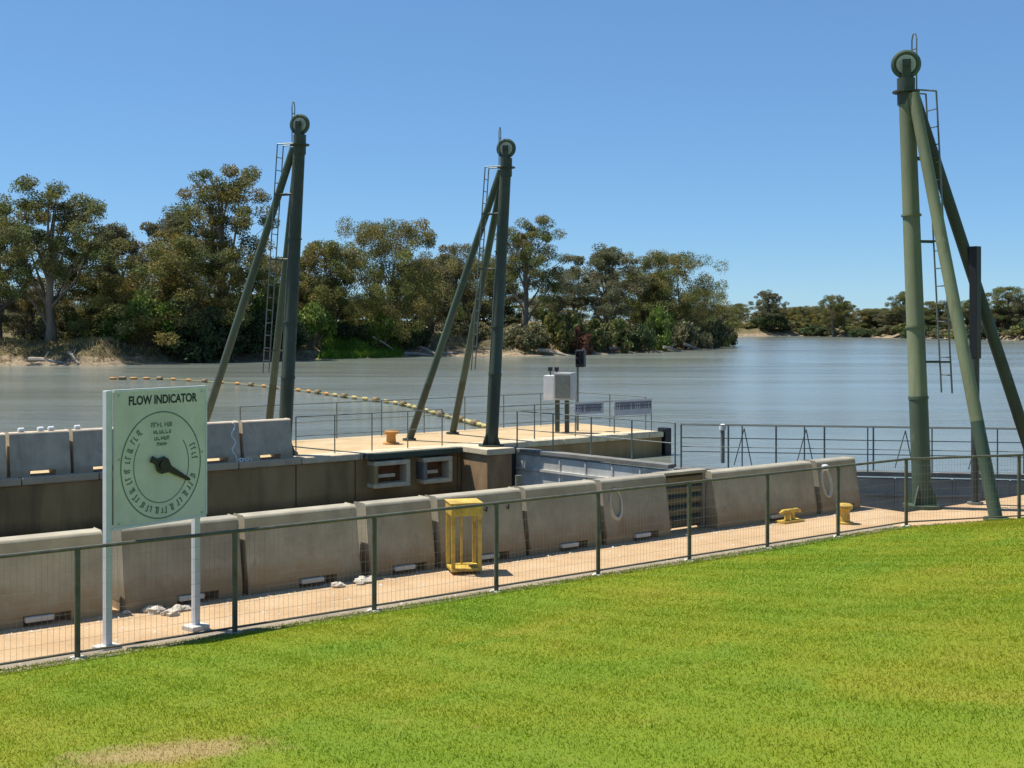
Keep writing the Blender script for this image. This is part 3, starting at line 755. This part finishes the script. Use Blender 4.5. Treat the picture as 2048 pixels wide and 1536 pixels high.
# notice boards on the railing
for (a, b, zz0, zz1, t, lab) in [(18.85, 19.95, .62, .95, 15.28, 'small notice board with dark lettering on the far railing by the cabinet'), (20.35, 21.85, .52, .95, 15.28, 'long notice board with dark lettering on the far railing, right end')]:
    nb = thing('notice_board', L((a+b)/2, t, zz0), lab, 'notice board', 'notice boards on the far railing')
    MB().lbox(a, b, t-.012, t+.012, zz0, zz1).build('board', 'board', nb, bevel=.004)
    m = MB(); x = a+.06
    while x < b-.1:
        wd = r3.uniform(.05, .085); zb, zt = zz1-.26, zz1-.05
        m.lbox(x, x+.022, t-.0155, t-.0125, zb, zt)
        m.lbox(x+.024, x+wd, t-.0154, t-.0125, zt-.035, zt)
        m.lbox(x+.024, x+wd, t-.0153, t-.0125, (zb+zt)/2-.015, (zb+zt)/2+.015)
        if r3.random() < .6: m.lbox(x+wd-.018, x+wd+.004, t-.0157, t-.0125, zb, zt-.04)
        x += wd+.022
    m.build('lettering', 'boardink', nb)
# bollards
def bollard(p, h, r, mat, label, cat='bollard'):
    b = MB().lathe(p, [(r*1.7, 0), (r*1.7, h*.08), (r*1.05, h*.12), (r*.92, h*.55), (r*1.0, h*.68), (r*1.55, h*.78), (r*1.6, h*.92), (r*1.15, h)], 16)
    return tag(b.build('mooring_bollard', mat, None, smooth=True), label, cat, 'mooring bollards')
bollard(L(13.6, 16.6, 0), .36, .13, 'orange', 'orange yellow mooring bollard on the far deck by the middle mast strut')
bollard(L(12.55, .88, 0), .32, .085, 'yellow', 'small yellow mooring bollard on the path near the right mast')
fl_ = thing('fairlead', L(11.9, 1.55), 'low yellow steel mooring cleat against the long barrier', 'cleat')
q = L(11.95, 1.5)
MB().obox(q + Z*.02, U, NN, Z, .24, .10, .02).build('base_plate', 'yellow', fl_, bevel=.006)
MB().tube([q - U*.25 + Z*.16, q - U*.17 + Z*.185, q + U*.17 + Z*.185, q + U*.25 + Z*.16], [.022, .036, .036, .022], 10).build('horn', 'yellow', fl_, smooth=True)
for k_ in (-1, 1): MB().tube([q + U*.07*k_ + Z*.04, q + U*.06*k_ + Z*.165], [.05, .035], 10).build('stem', 'yellow', fl_, smooth=True)

# yellow stand
YS = L(5.42, 1.36)
ys = thing('bin_stand', YS, 'yellow steel bin stand with square top band beside the barriers', 'stand')
ax_, ay_ = Vector((.97, .24, 0)).normalized(), Vector((-.24, .97, 0)).normalized()
for (a, b) in ((ax_, ay_), (ay_, ax_)):                       # four plates of the square top band
    for k_ in (-1, 1): MB().obox(YS + b*.195*k_ + Z*.83, a, b, Z, .205 if a is ax_ else .183, .010, .075).build('top_band', 'yellow', ys, bevel=.004)
MB().obox(YS + Z*.915, ax_, ay_, Z, .215, .215, .009).build('rim_plate', 'yellow', ys, bevel=.004)
for i_ in (-1, 1):
    for j_ in (-1, 1):
        MB().obox(YS + ax_*.175*i_ + ay_*.175*j_ + Z*.40, ax_, ay_, Z, .026, .012, .36).build('leg', 'yellow', ys, bevel=.003)
MB().obox(YS + Z*.06, ax_, ay_, Z, .20, .20, .02).build('base_tray', 'yellow', ys, bevel=.006)
MB().obox(YS + ay_*.15 + Z*.45, ax_, ay_, Z, .014, .008, .37).build('back_slat', 'yellow', ys)

# things hung on the near barriers
for s, lab in ((6.08, 'left dark hook plate bolted to the barrier beside the yellow stand'), (6.45, 'right dark hook plate on the barrier by the yellow stand')):
    hk = MB().obox(L(s, 1.862, .70 + (s-6.08)*.06), U, (NN-Z*.12).normalized(), (Z+NN*.12).normalized(), .06, .02, .055)
    hk.tube([L(s, 1.84, .70), L(s, 1.77, .68), L(s, 1.76, .74)], .012, 6)
    tag(hk.build('hook_plate', 'black', None), lab, 'hook', 'hook plates')
def rope_loop(s, t, z, a, b, label):
    m = MB(); rr = random.Random(int(s*10))
    for j in range(4):
        ln = (NN*.20 + Z).normalized()
        m.ring(L(s + rr.uniform(-.02, .02), t + j*.012 - .03, z + rr.uniform(-.015, .015)), U, ln, a*rr.uniform(.9, 1.06), b*rr.uniform(.94, 1.03), .013, 30, 6)
    tag(m.build('rope_loop', 'rope', None, smooth=True), label, 'rope', 'rope loops')
rope_loop(8.42, 1.80, .57, .12, .23, 'pale oval rope loop hanging on a near barrier')
rope_loop(13.22, 1.80, .52, .11, .24, 'pale rope loop on the short end barrier')
wf = MB().lathe(L(13.22, 1.84, .76), [(.03, -.05), (.075, -.03), (.085, 0), (.07, .05), (.03, .06)], 12); tag(wf.build('mooring_buoy', 'white', None, smooth=True), 'round white buoy above the rope on the short end barrier', 'buoy')
dk = MB().tube([L(6.95, 2.2, .0), L(6.95, 2.2, 1.06)], .05, 10); tag(dk.build('stub_post', 'fence', None, smooth=True), 'dark stub post showing just above the near barriers', 'post')
# chain on the far barrier
ch = MB(); c0 = L(8.42, 15.2, .95)
pts = [L(8.45 + .05*math.sin(i*1.3), 15.12 + (.10*(1-i/11)), .9 - i*.075) for i in range(12)]
ch.tube(pts, .022, 6)
for i in range(5): ch.ring(L(8.52 + i*.07, 15.05, .02+.02*(i % 2)), U, Z, .05, .035, .014, 12, 5)
tag(ch.build('mooring_chain', 'white', None, smooth=True), 'white mooring chain hanging down a far barrier right of the sign', 'chain')
for (s, lab) in ((3.72, 'white float lying on the far barrier top, leftmost'), (4.12, 'white float on the far barrier top, second from left'), (4.34, 'white float on the far barrier top, third from left'), (4.9, 'small white float on the far barrier top, nearest the sign')):
    b = MB().tube([L(s-.07, 15.36, .965), L(s-.05, 15.36, .965), L(s+.05, 15.36, .965), L(s+.07, 15.36, .965)], [.025, .05, .05, .02], 12)
    tag(b.build('white_float', 'white', None, smooth=True), lab, 'float', 'white floats on the far barriers')
# rubble at the barrier feet
rs_ = random.Random(11)
for i in range(16):
    if i < 11: s = rs_.uniform(1.0, 1.75); t = rs_.uniform(1.30, 1.68); lab = 'pale broken stone in the heap below the barrier behind the sign'; gp = 'stones behind the sign'
    else: s = rs_.uniform(3.6, 4.15); t = rs_.uniform(1.45, 1.66); lab = 'pale broken stone at the gap between the barriers left of the yellow stand'; gp = 'stones left of the yellow stand'
    r = rs_.uniform(.03, .075)
    o = MB().blob(L(s, t, r*.4), r*rs_.uniform(.9, 1.6), r, r*.65, rs_, .25).build('broken_stone', 'stone'); tag(o, lab, 'stone', gp)

# floating boom on the river
bo = thing('float_boom', Vector((-12, 48, WZ)), 'line of orange and yellow floats strung across the river behind the masts', 'boom')
ctrl = [(-27.5, 85.5, 0), (-23.6, 85, 0), (-16.9, 78, 0), (-12.0, 70.8, 0), (-8.7, 65, 0), (-5.6, 59.8, 0), (-3.8, 54.7, 0), (-2.1, 49.6, 0), (-1.1, 46.6, .0), (-.1, 42.5, .0)]
P3 = [Vector((x, y, WZ + .10 + z)) for x, y, z in ctrl]
def crv(u):
    n_ = len(P3)-1; u = min(max(u, 0), .9999)*n_; i = int(u); f = u-i
    p0, p1, p2, p3 = P3[max(i-1, 0)], P3[i], P3[i+1], P3[min(i+2, n_)]
    return .5*((2*p1) + (p2-p0)*f + (2*p0-5*p1+4*p2-p3)*f*f + (3*p1-p0-3*p2+p3)*f**3)
MB().tube([crv(i/90) for i in range(91)], .02, 5).build('cable', 'floaty', bo)
nf = 44
for i in range(nf):
    c = crv((i+.5)/nf); d = (crv((i+.6)/nf) - crv((i+.4)/nf)).normalized()
    r = .14 if i % 3 == 1 else .085
    mt = 'float' if i % 3 == 1 else ('orange' if i < 18 else 'floaty')
    MB().tube([c-d*.26, c-d*.2, c+d*.2, c+d*.26], [r*.5, r, r, r*.5], 10).build('float', mt, bo, smooth=True)

# ------------------------------------------------------------------ trees
def leaves(centers, radii, tints, n_per, lw, lh, gg, flat=.75, droop=.4):
    cs = np.repeat(np.array(centers), n_per, 0); rs = np.repeat(np.array(radii), n_per)[:, None]; ts = np.repeat(np.array(tints), n_per, 0)
    n = len(cs); d = gg.normal(size=(n, 3)); d /= np.linalg.norm(d, axis=1)[:, None]
    rad = gg.uniform(.25, 1.0, (n, 1))**.6
    P = cs + d*rad*rs*np.array([1, 1, flat])
    P[:, 2] -= (np.abs(gg.normal(size=n))*droop*rs[:, 0])*.5
    a = gg.normal(size=(n, 3)); a[:, 2] -= .7; a /= np.linalg.norm(a, axis=1)[:, None]
    b = np.cross(a, gg.normal(size=(n, 3))); b /= np.linalg.norm(b, axis=1)[:, None]
    hh = gg.uniform(.6, 1.3, (n, 1))*lh*.5; wwd = gg.uniform(.6, 1.3, (n, 1))*lw*.5
    V = np.stack([P-a*hh, P+b*wwd, P+a*hh, P-b*wwd], 1).reshape(-1, 3)
    c = ts*np.clip(gg.normal(1, .22, (n, 1)), .45, 1.7)
    return V, np.arange(4*n).reshape(-1, 4), np.repeat(c, 4, 0)
PAL = {'olive': [(.135, .15, .042), (.165, .16, .046), (.105, .125, .036), (.19, .165, .048), (.15, .135, .05)],
       'grey': [(.13, .135, .065), (.155, .15, .078), (.11, .115, .058), (.165, .145, .072)],
       'rust': [(.165, .15, .04), (.19, .15, .038), (.13, .135, .038), (.22, .165, .04), (.12, .135, .045)],
       'fresh': [(.13, .19, .032), (.155, .22, .038), (.11, .16, .03), (.18, .22, .055)],
       'dark': [(.05, .075, .026), (.065, .09, .032), (.045, .062, .026)],
       'red': [(.15, .065, .045), (.16, .08, .05), (.12, .06, .04)]}
def cg(rr): return max(-1.35, min(1.35, rr.gauss(0, 1)))
def gum(seed, Ht, W, h0, pal, nl=9, ncl=8, per=125, top=0.6, trunks=1, low=False):
    """returns trunk mesh, crown mesh of a eucalypt Ht tall and W wide"""
    rr = random.Random(seed); gg = np.random.default_rng(seed)
    tb = MB(); cen = []; rad = []; tin = []
    for k in range(trunks):
        off = Vector((rr.uniform(-.12, .12)*W*(trunks > 1), rr.uniform(-.12, .12)*W*(trunks > 1), 0))
        lean = Vector((rr.uniform(-.10, .10)*W, rr.uniform(-.08, .08)*W, 0))
        r0 = .026*Ht/ math.sqrt(trunks)
        tp = [off + lean*f*f + Vector((rr.uniform(-.12, .12), rr.uniform(-.12, .12), 0))*(f > 0) + Z*(Ht*.82*f - .3) for f in (0, .12, .28, .45, .62, .8, 1.0)]
        tb.tube(tp, [r0*1.35, r0, r0*.85, r0*.66, r0*.48, r0*.3, r0*.12], 8)
        m = max(3, nl//trunks)
        for i in range(m):
            f = h0 + (.97-h0)*((i+rr.uniform(.2, .8))/m)
            prof = math.sin(math.pi*min(1, max(0.02, (f-h0*.7)/(1.02-h0*.7)))**top)
            R_ = W*.5*max(.22, prof)*rr.uniform(.5, .95)
            th = i*2.399 + rr.uniform(-.5, .5) + k
            tgt = off*1.4 + lean*f + Vector((R_*math.cos(th), R_*math.sin(th), Ht*f*.96))
            fb = max(.1, f*.62 - .02); bi = fb*6/1.0
            q0 = tp[min(5, int(fb/.82*6))]
            mid = (q0+tgt)*.5 + Vector((rr.uniform(-.3, .3), rr.uniform(-.3, .3), -.06*Ht*rr.random()))
            tb.tube([q0, mid, tgt], [r0*.42, r0*.26, r0*.10], 5, False)
            for j in range(ncl):
                sp = W*.19
                e = tgt + Vector((cg(rr)*sp, cg(rr)*sp, cg(rr)*.7*sp))
                if low: e.z = max(.4, e.z)
                if e.z > Ht*.97: e.z = Ht*rr.uniform(.86, .97)
                if e.z < Ht*h0*.6: e.z = Ht*h0*rr.uniform(.6, 1.0)
                tb.tube([tgt + (mid-tgt)*rr.uniform(0, .5), e], [r0*.10, r0*.03], 3, False)
                cen.append(tuple(e)); rad.append(rr.uniform(.55, 1.15)*W*.085 + .22); tin.append(rr.choice(PAL[pal]))
    V, F, T = leaves(cen, rad, tin, int(per*2.5), .115, .25, gg)
    n = len(tb.v)
    me = bpy.data.meshes.new('trunk'); me.from_pydata([tuple(v) for v in tb.v], [], tb.f); me.materials.append(M['bark'])
    me.polygons.foreach_set('use_smooth', [True]*len(me.polygons)); me.update()
    return me, raw_mesh('crown', V, F, 'leaf', T), Ht, W
VAR = [gum(21, 15, 9.5, .36, 'olive', 11, 9, 130), gum(32, 17, 9.5, .40, 'olive', 12, 8, 130, .75), gum(43, 14, 8.5, .34, 'grey', 12, 8, 130, .6),
       gum(54, 12, 8.5, .22, 'olive', 12, 9, 130, .55), gum(65, 19, 10, .25, 'rust', 15, 8, 140, .40), gum(76, 13, 12, .10, 'rust', 16, 9, 140, .55, 2),
       gum(87, 13, 10, .14, 'grey', 13, 9, 130, .6, 2), gum(131, 13.5, 14, .08, 'olive', 22, 10, 130, .62, 3)]
def place(name, var, x, y, ztop, wid, label, group, rot):
    tm, cm, Ht, W = var; zb = float(land_z(x, y)) - .15
    r = thing(name, (x, y, zb), label, 'tree' if 'tree' in name else 'shrub', group)
    link('trunk', tm, r); link('crown', cm, r)
    r.scale = (wid/W, wid/W, (ztop-zb)/Ht); r.rotation_euler = (0, 0, rot)
    return r
TREES = [
 (-51.5, 125, 15.4, 11.5, 0, 'olive gum tree at the left picture edge with bare dark trunk'),
 (-44.7, 121, 17.2, 10.8, 1, 'tall gum tree with domed top above the sign, second from left'),
 (-42.6, 133, 14.0, 9.0, 2, 'grey green gum leaning right, third tree from left'),
 (-46.9, 150, 8.6, 11.0, 3, 'low olive tree behind the gap between the two tallest left gums'),
 (-39.0, 146, 8.8, 10.0, 6, 'grey tree behind the gap left of the tallest gum'),
 (-40.5, 127, 8.2, 9.0, 5, 'low rust green tree right of the pale trunked gum'),
 (-50.0, 131, 8.0, 9.0, 6, 'low grey tree filling behind the two leftmost gums'),
 (-35.9, 134, 15.8, 8.4, 2, 'gum tree just left of the tallest gum'),
 (-30.3, 130, 19.8, 11.2, 4, 'tallest gum tree with layered narrow top left of the left mast'),
 (-33.5, 127, 11.9, 13.5, 5, 'broad rust tinged tree hanging over the bank left of the left mast'),
 (-29.0, 152, 11.4, 9.5, 3, 'olive tree seen between strut and left mast'),
 (-25.2, 145, 10.6, 9.0, 6, 'low grey tree right behind the left mast'),
 (-21.0, 141, 12.6, 9.0, 3, 'olive tree just right of the left mast'),
 (-15.1, 149, 15.3, 12.5, 7, 'large round topped rust green tree midway between the left and middle masts'),
 (-10.6, 163, 12.6, 9.0, 2, 'grey gum left of the middle mast struts'),
 (-6.6, 161, 13.4, 10.0, 6, 'grey tree behind the middle mast struts'),
 (-2.5, 172, 12.0, 10.0, 3, 'olive tree behind the middle mast'),
 (1.6, 156, 16.6, 9.6, 1, 'tall gum just right of the middle mast'),
 (7.8, 168, 10.4, 10.0, 6, 'low grey tree right of the tall gum by the middle mast'),
 (13.1, 174, 14.3, 10.0, 2, 'upright gum above the signal light'),
 (19.5, 186, 11.2, 10.5, 3, 'olive tree between the upright gum and the rounded end tree'),
 (24.4, 190, 14.0, 13.4, 7, 'broad rounded tree near the tip of the wooded point'),
 (31.0, 204, 8.6, 8.0, 7, 'last low tree at the tip of the wooded point'),
]
rt_ = random.Random(3)
for (x, y, zt, wd, v, lab) in TREES:
    place('gum_tree', VAR[v], x, y, zt, wd, lab, 'gum trees on the near river bank', rt_.uniform(0, 6.28))
ORD = ['first', 'second', 'third', 'fourth', 'fifth', 'sixth', 'seventh', 'eighth', 'ninth', 'tenth', 'eleventh', 'twelfth']
for i in range(12):                                   # lower second row behind the bank gums
    x = -90 + i*8.6; y = 172 + (i % 3)*7
    place('gum_tree', VAR[(3, 6, 0, 5)[i % 4]], x, y, 6.4 + (i*37 % 5)*.45, 11.5, ORD[i] + ' low tree from the left in the dim second row behind the bank gums', 'second row of trees behind the bank', rt_.uniform(0, 6.28))
# distant tree line on the right: a few taller ones and the lower row
for (x, y, zt, wd, v, lab) in [(73, 355, 12.6, 9, 2, 'tallest tree of the distant line, right of the wooded point'), (86, 335, 10.8, 8, 0, 'second taller tree in the distant line left of the right mast'),
                               (92.5, 345, 9.2, 8, 1, 'small domed tree in the distant line nearest left of the right mast'), (100, 318, 11.2, 8, 1, 'distant taller tree seen between the right mast and its front strut'),
                               (113, 285, 11.6, 11, 0, 'distant tree at the right picture edge, left of its pair'), (121, 280, 12.2, 12, 3, 'large distant tree at the right picture edge')]:
    place('gum_tree', VAR[v], x, y, zt, wd, lab, 'distant trees across the river', rt_.uniform(0, 6.28))
xd = 30.0; i = 0
fxs = [(40, 365), (81, 362), (97, 322), (111, 277), (128, 245)]
while i < 46:
    f = i/45*(len(fxs)-1); k = min(int(f), len(fxs)-2); q = f-k
    x = fxs[k][0]*(1-q) + fxs[k+1][0]*q + rt_.uniform(-1, 1); y = fxs[k][1]*(1-q) + fxs[k+1][1]*q + rt_.uniform(4, 22) + (i % 3)*5
    place('gum_tree', VAR[(3, 6, 5, 0, 2)[i % 5]], x, y, rt_.uniform(6.0, 9.2), rt_.uniform(7, 10), 'low tree in the hazy distant tree line across the river', 'distant tree line', rt_.uniform(0, 6.28)); i += 1

# ------------------------------------------------------------------ shrubs, reeds and logs on the bank
def shrub(seed, W, Hh, pal, ncl, per, lw, lh):
    rr = random.Random(seed); gg = np.random.default_rng(seed); tb = MB(); cen = []; rad = []; tin = []
    for i in range(ncl):
        th = rr.uniform(0, 6.283); ph = rr.random(); rd = math.sqrt(rr.random())*W*.45
        z = Hh*(.12 + .78*ph*math.sqrt(max(0, 1-(rd/(W*.52))**2)))
        e = Vector((rd*math.cos(th), rd*math.sin(th), z))
        tb.tube([Vector((e.x*.15, e.y*.15, -.2)), e*.55, e], [.06, .04, .015], 4, False)
        cen.append(tuple(e)); rad.append(rr.uniform(.6, 1.2)*W*.10 + .15); tin.append(rr.choice(PAL[pal]))
    V, F, T = leaves(cen, rad, tin, per, lw, lh, gg, .9, .3)
    me = bpy.data.meshes.new('stems'); me.from_pydata([tuple(v) for v in tb.v], [], tb.f); me.materials.append(M['bark']); me.update()
    return me, raw_mesh('foliage', V, F, 'leaf', T), Hh, W
SH = {'fresh': shrub(5, 6, 4, 'fresh', 42, 110, .22, .34), 'dark': shrub(6, 7, 4.5, 'dark', 55, 110, .24, .36), 'grey': shrub(7, 5, 2.6, 'grey', 34, 100, .18, .3),
      'red': shrub(8, 3.5, 2.2, 'red', 22, 80, .16, .28), 'olive': shrub(9, 5.5, 3.6, 'olive', 40, 110, .22, .34)}
SHR = [(-36.2, 122.5, 6.4, 8.0, 'fresh', 'bright green shrub on the bank left of the left mast strut'), (-31.0, 124.0, 5.6, 8.5, 'dark', 'dark shrub overhanging the water at the left mast strut'),
       (-26.0, 130.5, 5.0, 9.0, 'dark', 'dark shrub overhanging the water behind the left mast'), (-25.3, 133.5, 7.6, 6.5, 'fresh', 'light green shrub between strut and left mast'),
       (-21.8, 135.5, 5.4, 5.6, 'fresh', 'yellow green bush just right of the left mast foot'), (-28.6, 127.0, 4.4, 7.0, 'dark', 'dark low bush at the water between the left strut and mast'),
       (-15.2, 143.6, 4.6, 6.0, 'fresh', 'small green bush above the grassy patch'), (-12.4, 146.5, 4.3, 6.0, 'dark', 'dark bush beside the grassy patch'),
       (-18.6, 141.0, 3.6, 5.0, 'dark', 'dark bush behind the grassy patch'), (-52.5, 121.0, 3.6, 5.0, 'grey', 'grey scrub at the foot of the leftmost gum'),
       (-46.0, 124.5, 3.9, 6.0, 'grey', 'grey scrub behind the dark eroded bank'), (-41.5, 124.0, 4.6, 7.0, 'olive', 'olive scrub right of the eroded bank'),
       (-5.0, 151.5, 3.6, 6.0, 'grey', 'grey scrub left of the middle mast'), (1.5, 149.5, 3.6, 6.5, 'grey', 'grey scrub right of the middle mast'),
       (5.8, 153.0, 5.8, 6.5, 'olive', 'olive bush left of the reddish shrub'), (8.1, 151.5, 2.7, 4.2, 'red', 'reddish shrub on the bank above the signal light'),
       (12.0, 157.5, 4.6, 6.5, 'olive', 'olive bush right of the reddish shrub'), (19.6, 168.0, 5.4, 5.0, 'fresh', 'yellow green bush below the rounded end tree'),
       (16.0, 163.0, 3.6, 6.0, 'dark', 'dark bush at the water below the upright gum'), (24.5, 178.5, 4.2, 8.0, 'grey', 'grey scrub below the rounded end tree'),
       (29.6, 191.0, 4.4, 8.0, 'grey', 'grey scrub near the tip of the wooded point'), (32.8, 201.0, 4.6, 6.5, 'olive', 'olive bush at the tip of the wooded point'),
       (35.2, 217.0, 5.0, 6.0, 'grey', 'pale scrub at the very end of the wooded point')]
for (x, y, zt, wd, k, lab) in SHR:
    sm_, fm, Hh, W = SH[k]; zb = float(land_z(x, y)) - .1; zb = max(zb, WZ)
    r = thing('bank_shrub', (x, y, zb), lab, 'shrub', 'shrubs on the river bank')
    link('stems', sm_, r); link('foliage', fm, r); r.scale = (wd/W, wd/W, max(1.2, zt-zb)/Hh); r.rotation_euler = (0, 0, rt_.uniform(0, 6.28))
# scrub row at the foot of the distant trees
for i in range(26):
    f = i/25*(len(fxs)-1); k = min(int(f), len(fxs)-2); q = f-k
    x = fxs[k][0]*(1-q) + fxs[k+1][0]*q + rt_.uniform(-1, 1); y = fxs[k][1]*(1-q) + fxs[k+1][1]*q - rt_.uniform(4, 8) + (4 if i < 4 else 0)
    sm_, fm, Hh, W = SH[('grey', 'olive', 'dark')[i % 3]]; zb = max(float(land_z(x, y)) - .1, WZ)
    r = thing('bank_shrub', (x, y, zb), 'low scrub at the foot of the distant tree line', 'shrub', 'scrub under the distant tree line')
    link('stems', sm_, r); link('foliage', fm, r); r.scale = (1.5, 1.5, rt_.uniform(.6, 1.0)); r.rotation_euler = (0, 0, rt_.uniform(0, 6.28))
# dry and green grass on the bank
def bank_grass(name, boxes, n, hmin, hmax, cols, seed, label, dmin=.6, dmax=14):
    gg = np.random.default_rng(seed); X = []; Y = []
    for (x0, x1, y0, y1) in boxes:
        X.append(gg.uniform(x0, x1, n//len(boxes))); Y.append(gg.uniform(y0, y1, n//len(boxes)))
    X = np.concatenate(X); Y = np.concatenate(Y); d = signed_dist(X, Y); k = (d > dmin) & (d < dmax); X, Y = X[k], Y[k]
    n = len(X); zz = land_z(X, Y) - .03
    h = gg.uniform(hmin, hmax, n); a = gg.uniform(0, 6.283, n); wd = gg.uniform(.03, .07, n); la = gg.uniform(0, 6.283, n); ln = h*gg.uniform(.1, .6, n)
    V = np.stack([np.stack([X-np.cos(a)*wd, Y-np.sin(a)*wd, zz], -1), np.stack([X+np.cos(a)*wd, Y+np.sin(a)*wd, zz], -1), np.stack([X+np.cos(la)*ln, Y+np.sin(la)*ln, zz+h], -1)], 1).reshape(-1, 3)
    c = np.array(cols)[gg.integers(0, len(cols), n)]*np.clip(gg.normal(1, .2, (n, 1)), .5, 1.6)
    o = link(name, raw_mesh(name, V, np.arange(3*n).reshape(-1, 3), 'leaf', np.repeat(c, 3, 0), 3)); o['kind'] = 'stuff'; o['label'] = label; o['category'] = 'grass'
bank_grass('dry_grass', [(-62, -30, 108, 140), (-30, 20, 122, 170), (10, 42, 150, 235)], 90000, .15, .5, [(.30, .23, .10), (.22, .19, .07), (.36, .27, .13), (.17, .17, .06)], 4, 'dry straw coloured grass on the river bank', 1.2, 16)
bank_grass('green_reeds', [(-20.6, -12.6, 132, 143.5)], 26000, .35, .8, [(.12, .21, .02), (.15, .24, .03), (.09, .17, .02)], 5, 'bright green grassy patch at the water right of the left mast', -.4, 5.5)
# fallen logs and snags
LG = [((-12.4, 143.6, -.2), (-8.6, 144.2, -.35), .22, 'bleached fallen log at the water below the grassy patch'), ((-11.0, 145.2, .9), (-8.2, 143.4, -.5), .17, 'leaning bleached snag right of the grassy patch'),
      ((-9.6, 144.9, .1), (-6.3, 145.2, -.4), .2, 'long grey log on the sand left of the middle mast'), ((-15.8, 141.5, 1.8), (-12.8, 143.2, -.4), .12, 'thin grey leaning trunk over the dark bush'),
      ((20.0, 165.2, .6), (22.6, 167.0, -.6), .2, 'grey snag at the water below the rounded end tree'), ((24.0, 175.0, 1.0), (26.4, 176.6, -.6), .22, 'dark snag at the water near the wooded tip'),
      ((-44.5, 115.2, .2), (-41.2, 114.9, -.4), .25, 'dark log lying on the eroded left bank'), ((-41.0, 115.6, .8), (-39.4, 113.6, -.5), .18, 'broken stump on the eroded left bank'),
      ((-50.6, 117.0, .5), (-47.8, 116.0, -.2), .16, 'grey branch lying on the left beach'), ((3.0, 147.6, .5), (6.4, 147.0, -.4), .24, 'grey log on the bank right of the middle mast'),
      ((12.2, 157.0, .6), (15.4, 158.0, -.6), .18, 'dark snag at the water right of the signal light')]
for (a, b, r, lab) in LG:
    a = Vector(a); b = Vector(b); a.z = max(a.z, 0) + float(land_z(a.x, a.y)) + .1; b.z = max(float(land_z(b.x, b.y)), WZ) + .05
    m = MB().tube([a, a+(b-a)*.35+Z*.1, a+(b-a)*.7, b], [r, r*.9, r*.7, r*.4], 8)
    m.tube([a+(b-a)*.4, a+(b-a)*.5+Vector((.3, -.2, .9))], [r*.4, r*.1], 5)
    tag(m.build('fallen_log', 'log', None, smooth=True), lab, 'log', 'fallen logs on the bank')

# loose grit and leaf litter on the sandy path
gg = np.random.default_rng(21); n = 5200
ss = gg.uniform(-3, 14.2, n); tt = np.where(gg.uniform(size=n) < .6, 1.72 - np.abs(gg.normal(0, .16, n)), gg.uniform(.15, 1.7, n))
rr_ = gg.uniform(.003, .011, n)*np.where(gg.uniform(size=n) < .06, 2.2, 1)
cx = O.x + U.x*ss + NN.x*tt; cy = O.y + U.y*ss + NN.y*tt
ang = gg.uniform(0, 6.283, n)
V = np.stack([np.stack([cx+np.cos(ang+k*2.094)*rr_*(1+.5*(k == 0)), cy+np.sin(ang+k*2.094)*rr_*(1+.5*(k == 0)), np.full(n, .0015)], -1) for k in range(3)] + [np.stack([cx, cy, rr_*.9], -1)], 1).reshape(-1, 3)
base_i = np.arange(n)[:, None]*4
F = np.concatenate([base_i + np.array([[0, 1, 3]]), base_i + np.array([[1, 2, 3]]), base_i + np.array([[2, 0, 3]])], 0)
go = link('path_grit', raw_mesh('path_grit', V, F, 'stone', None, 3)); go['kind'] = 'stuff'; go['label'] = 'loose pale grit scattered on the sandy path'; go['category'] = 'gravel'
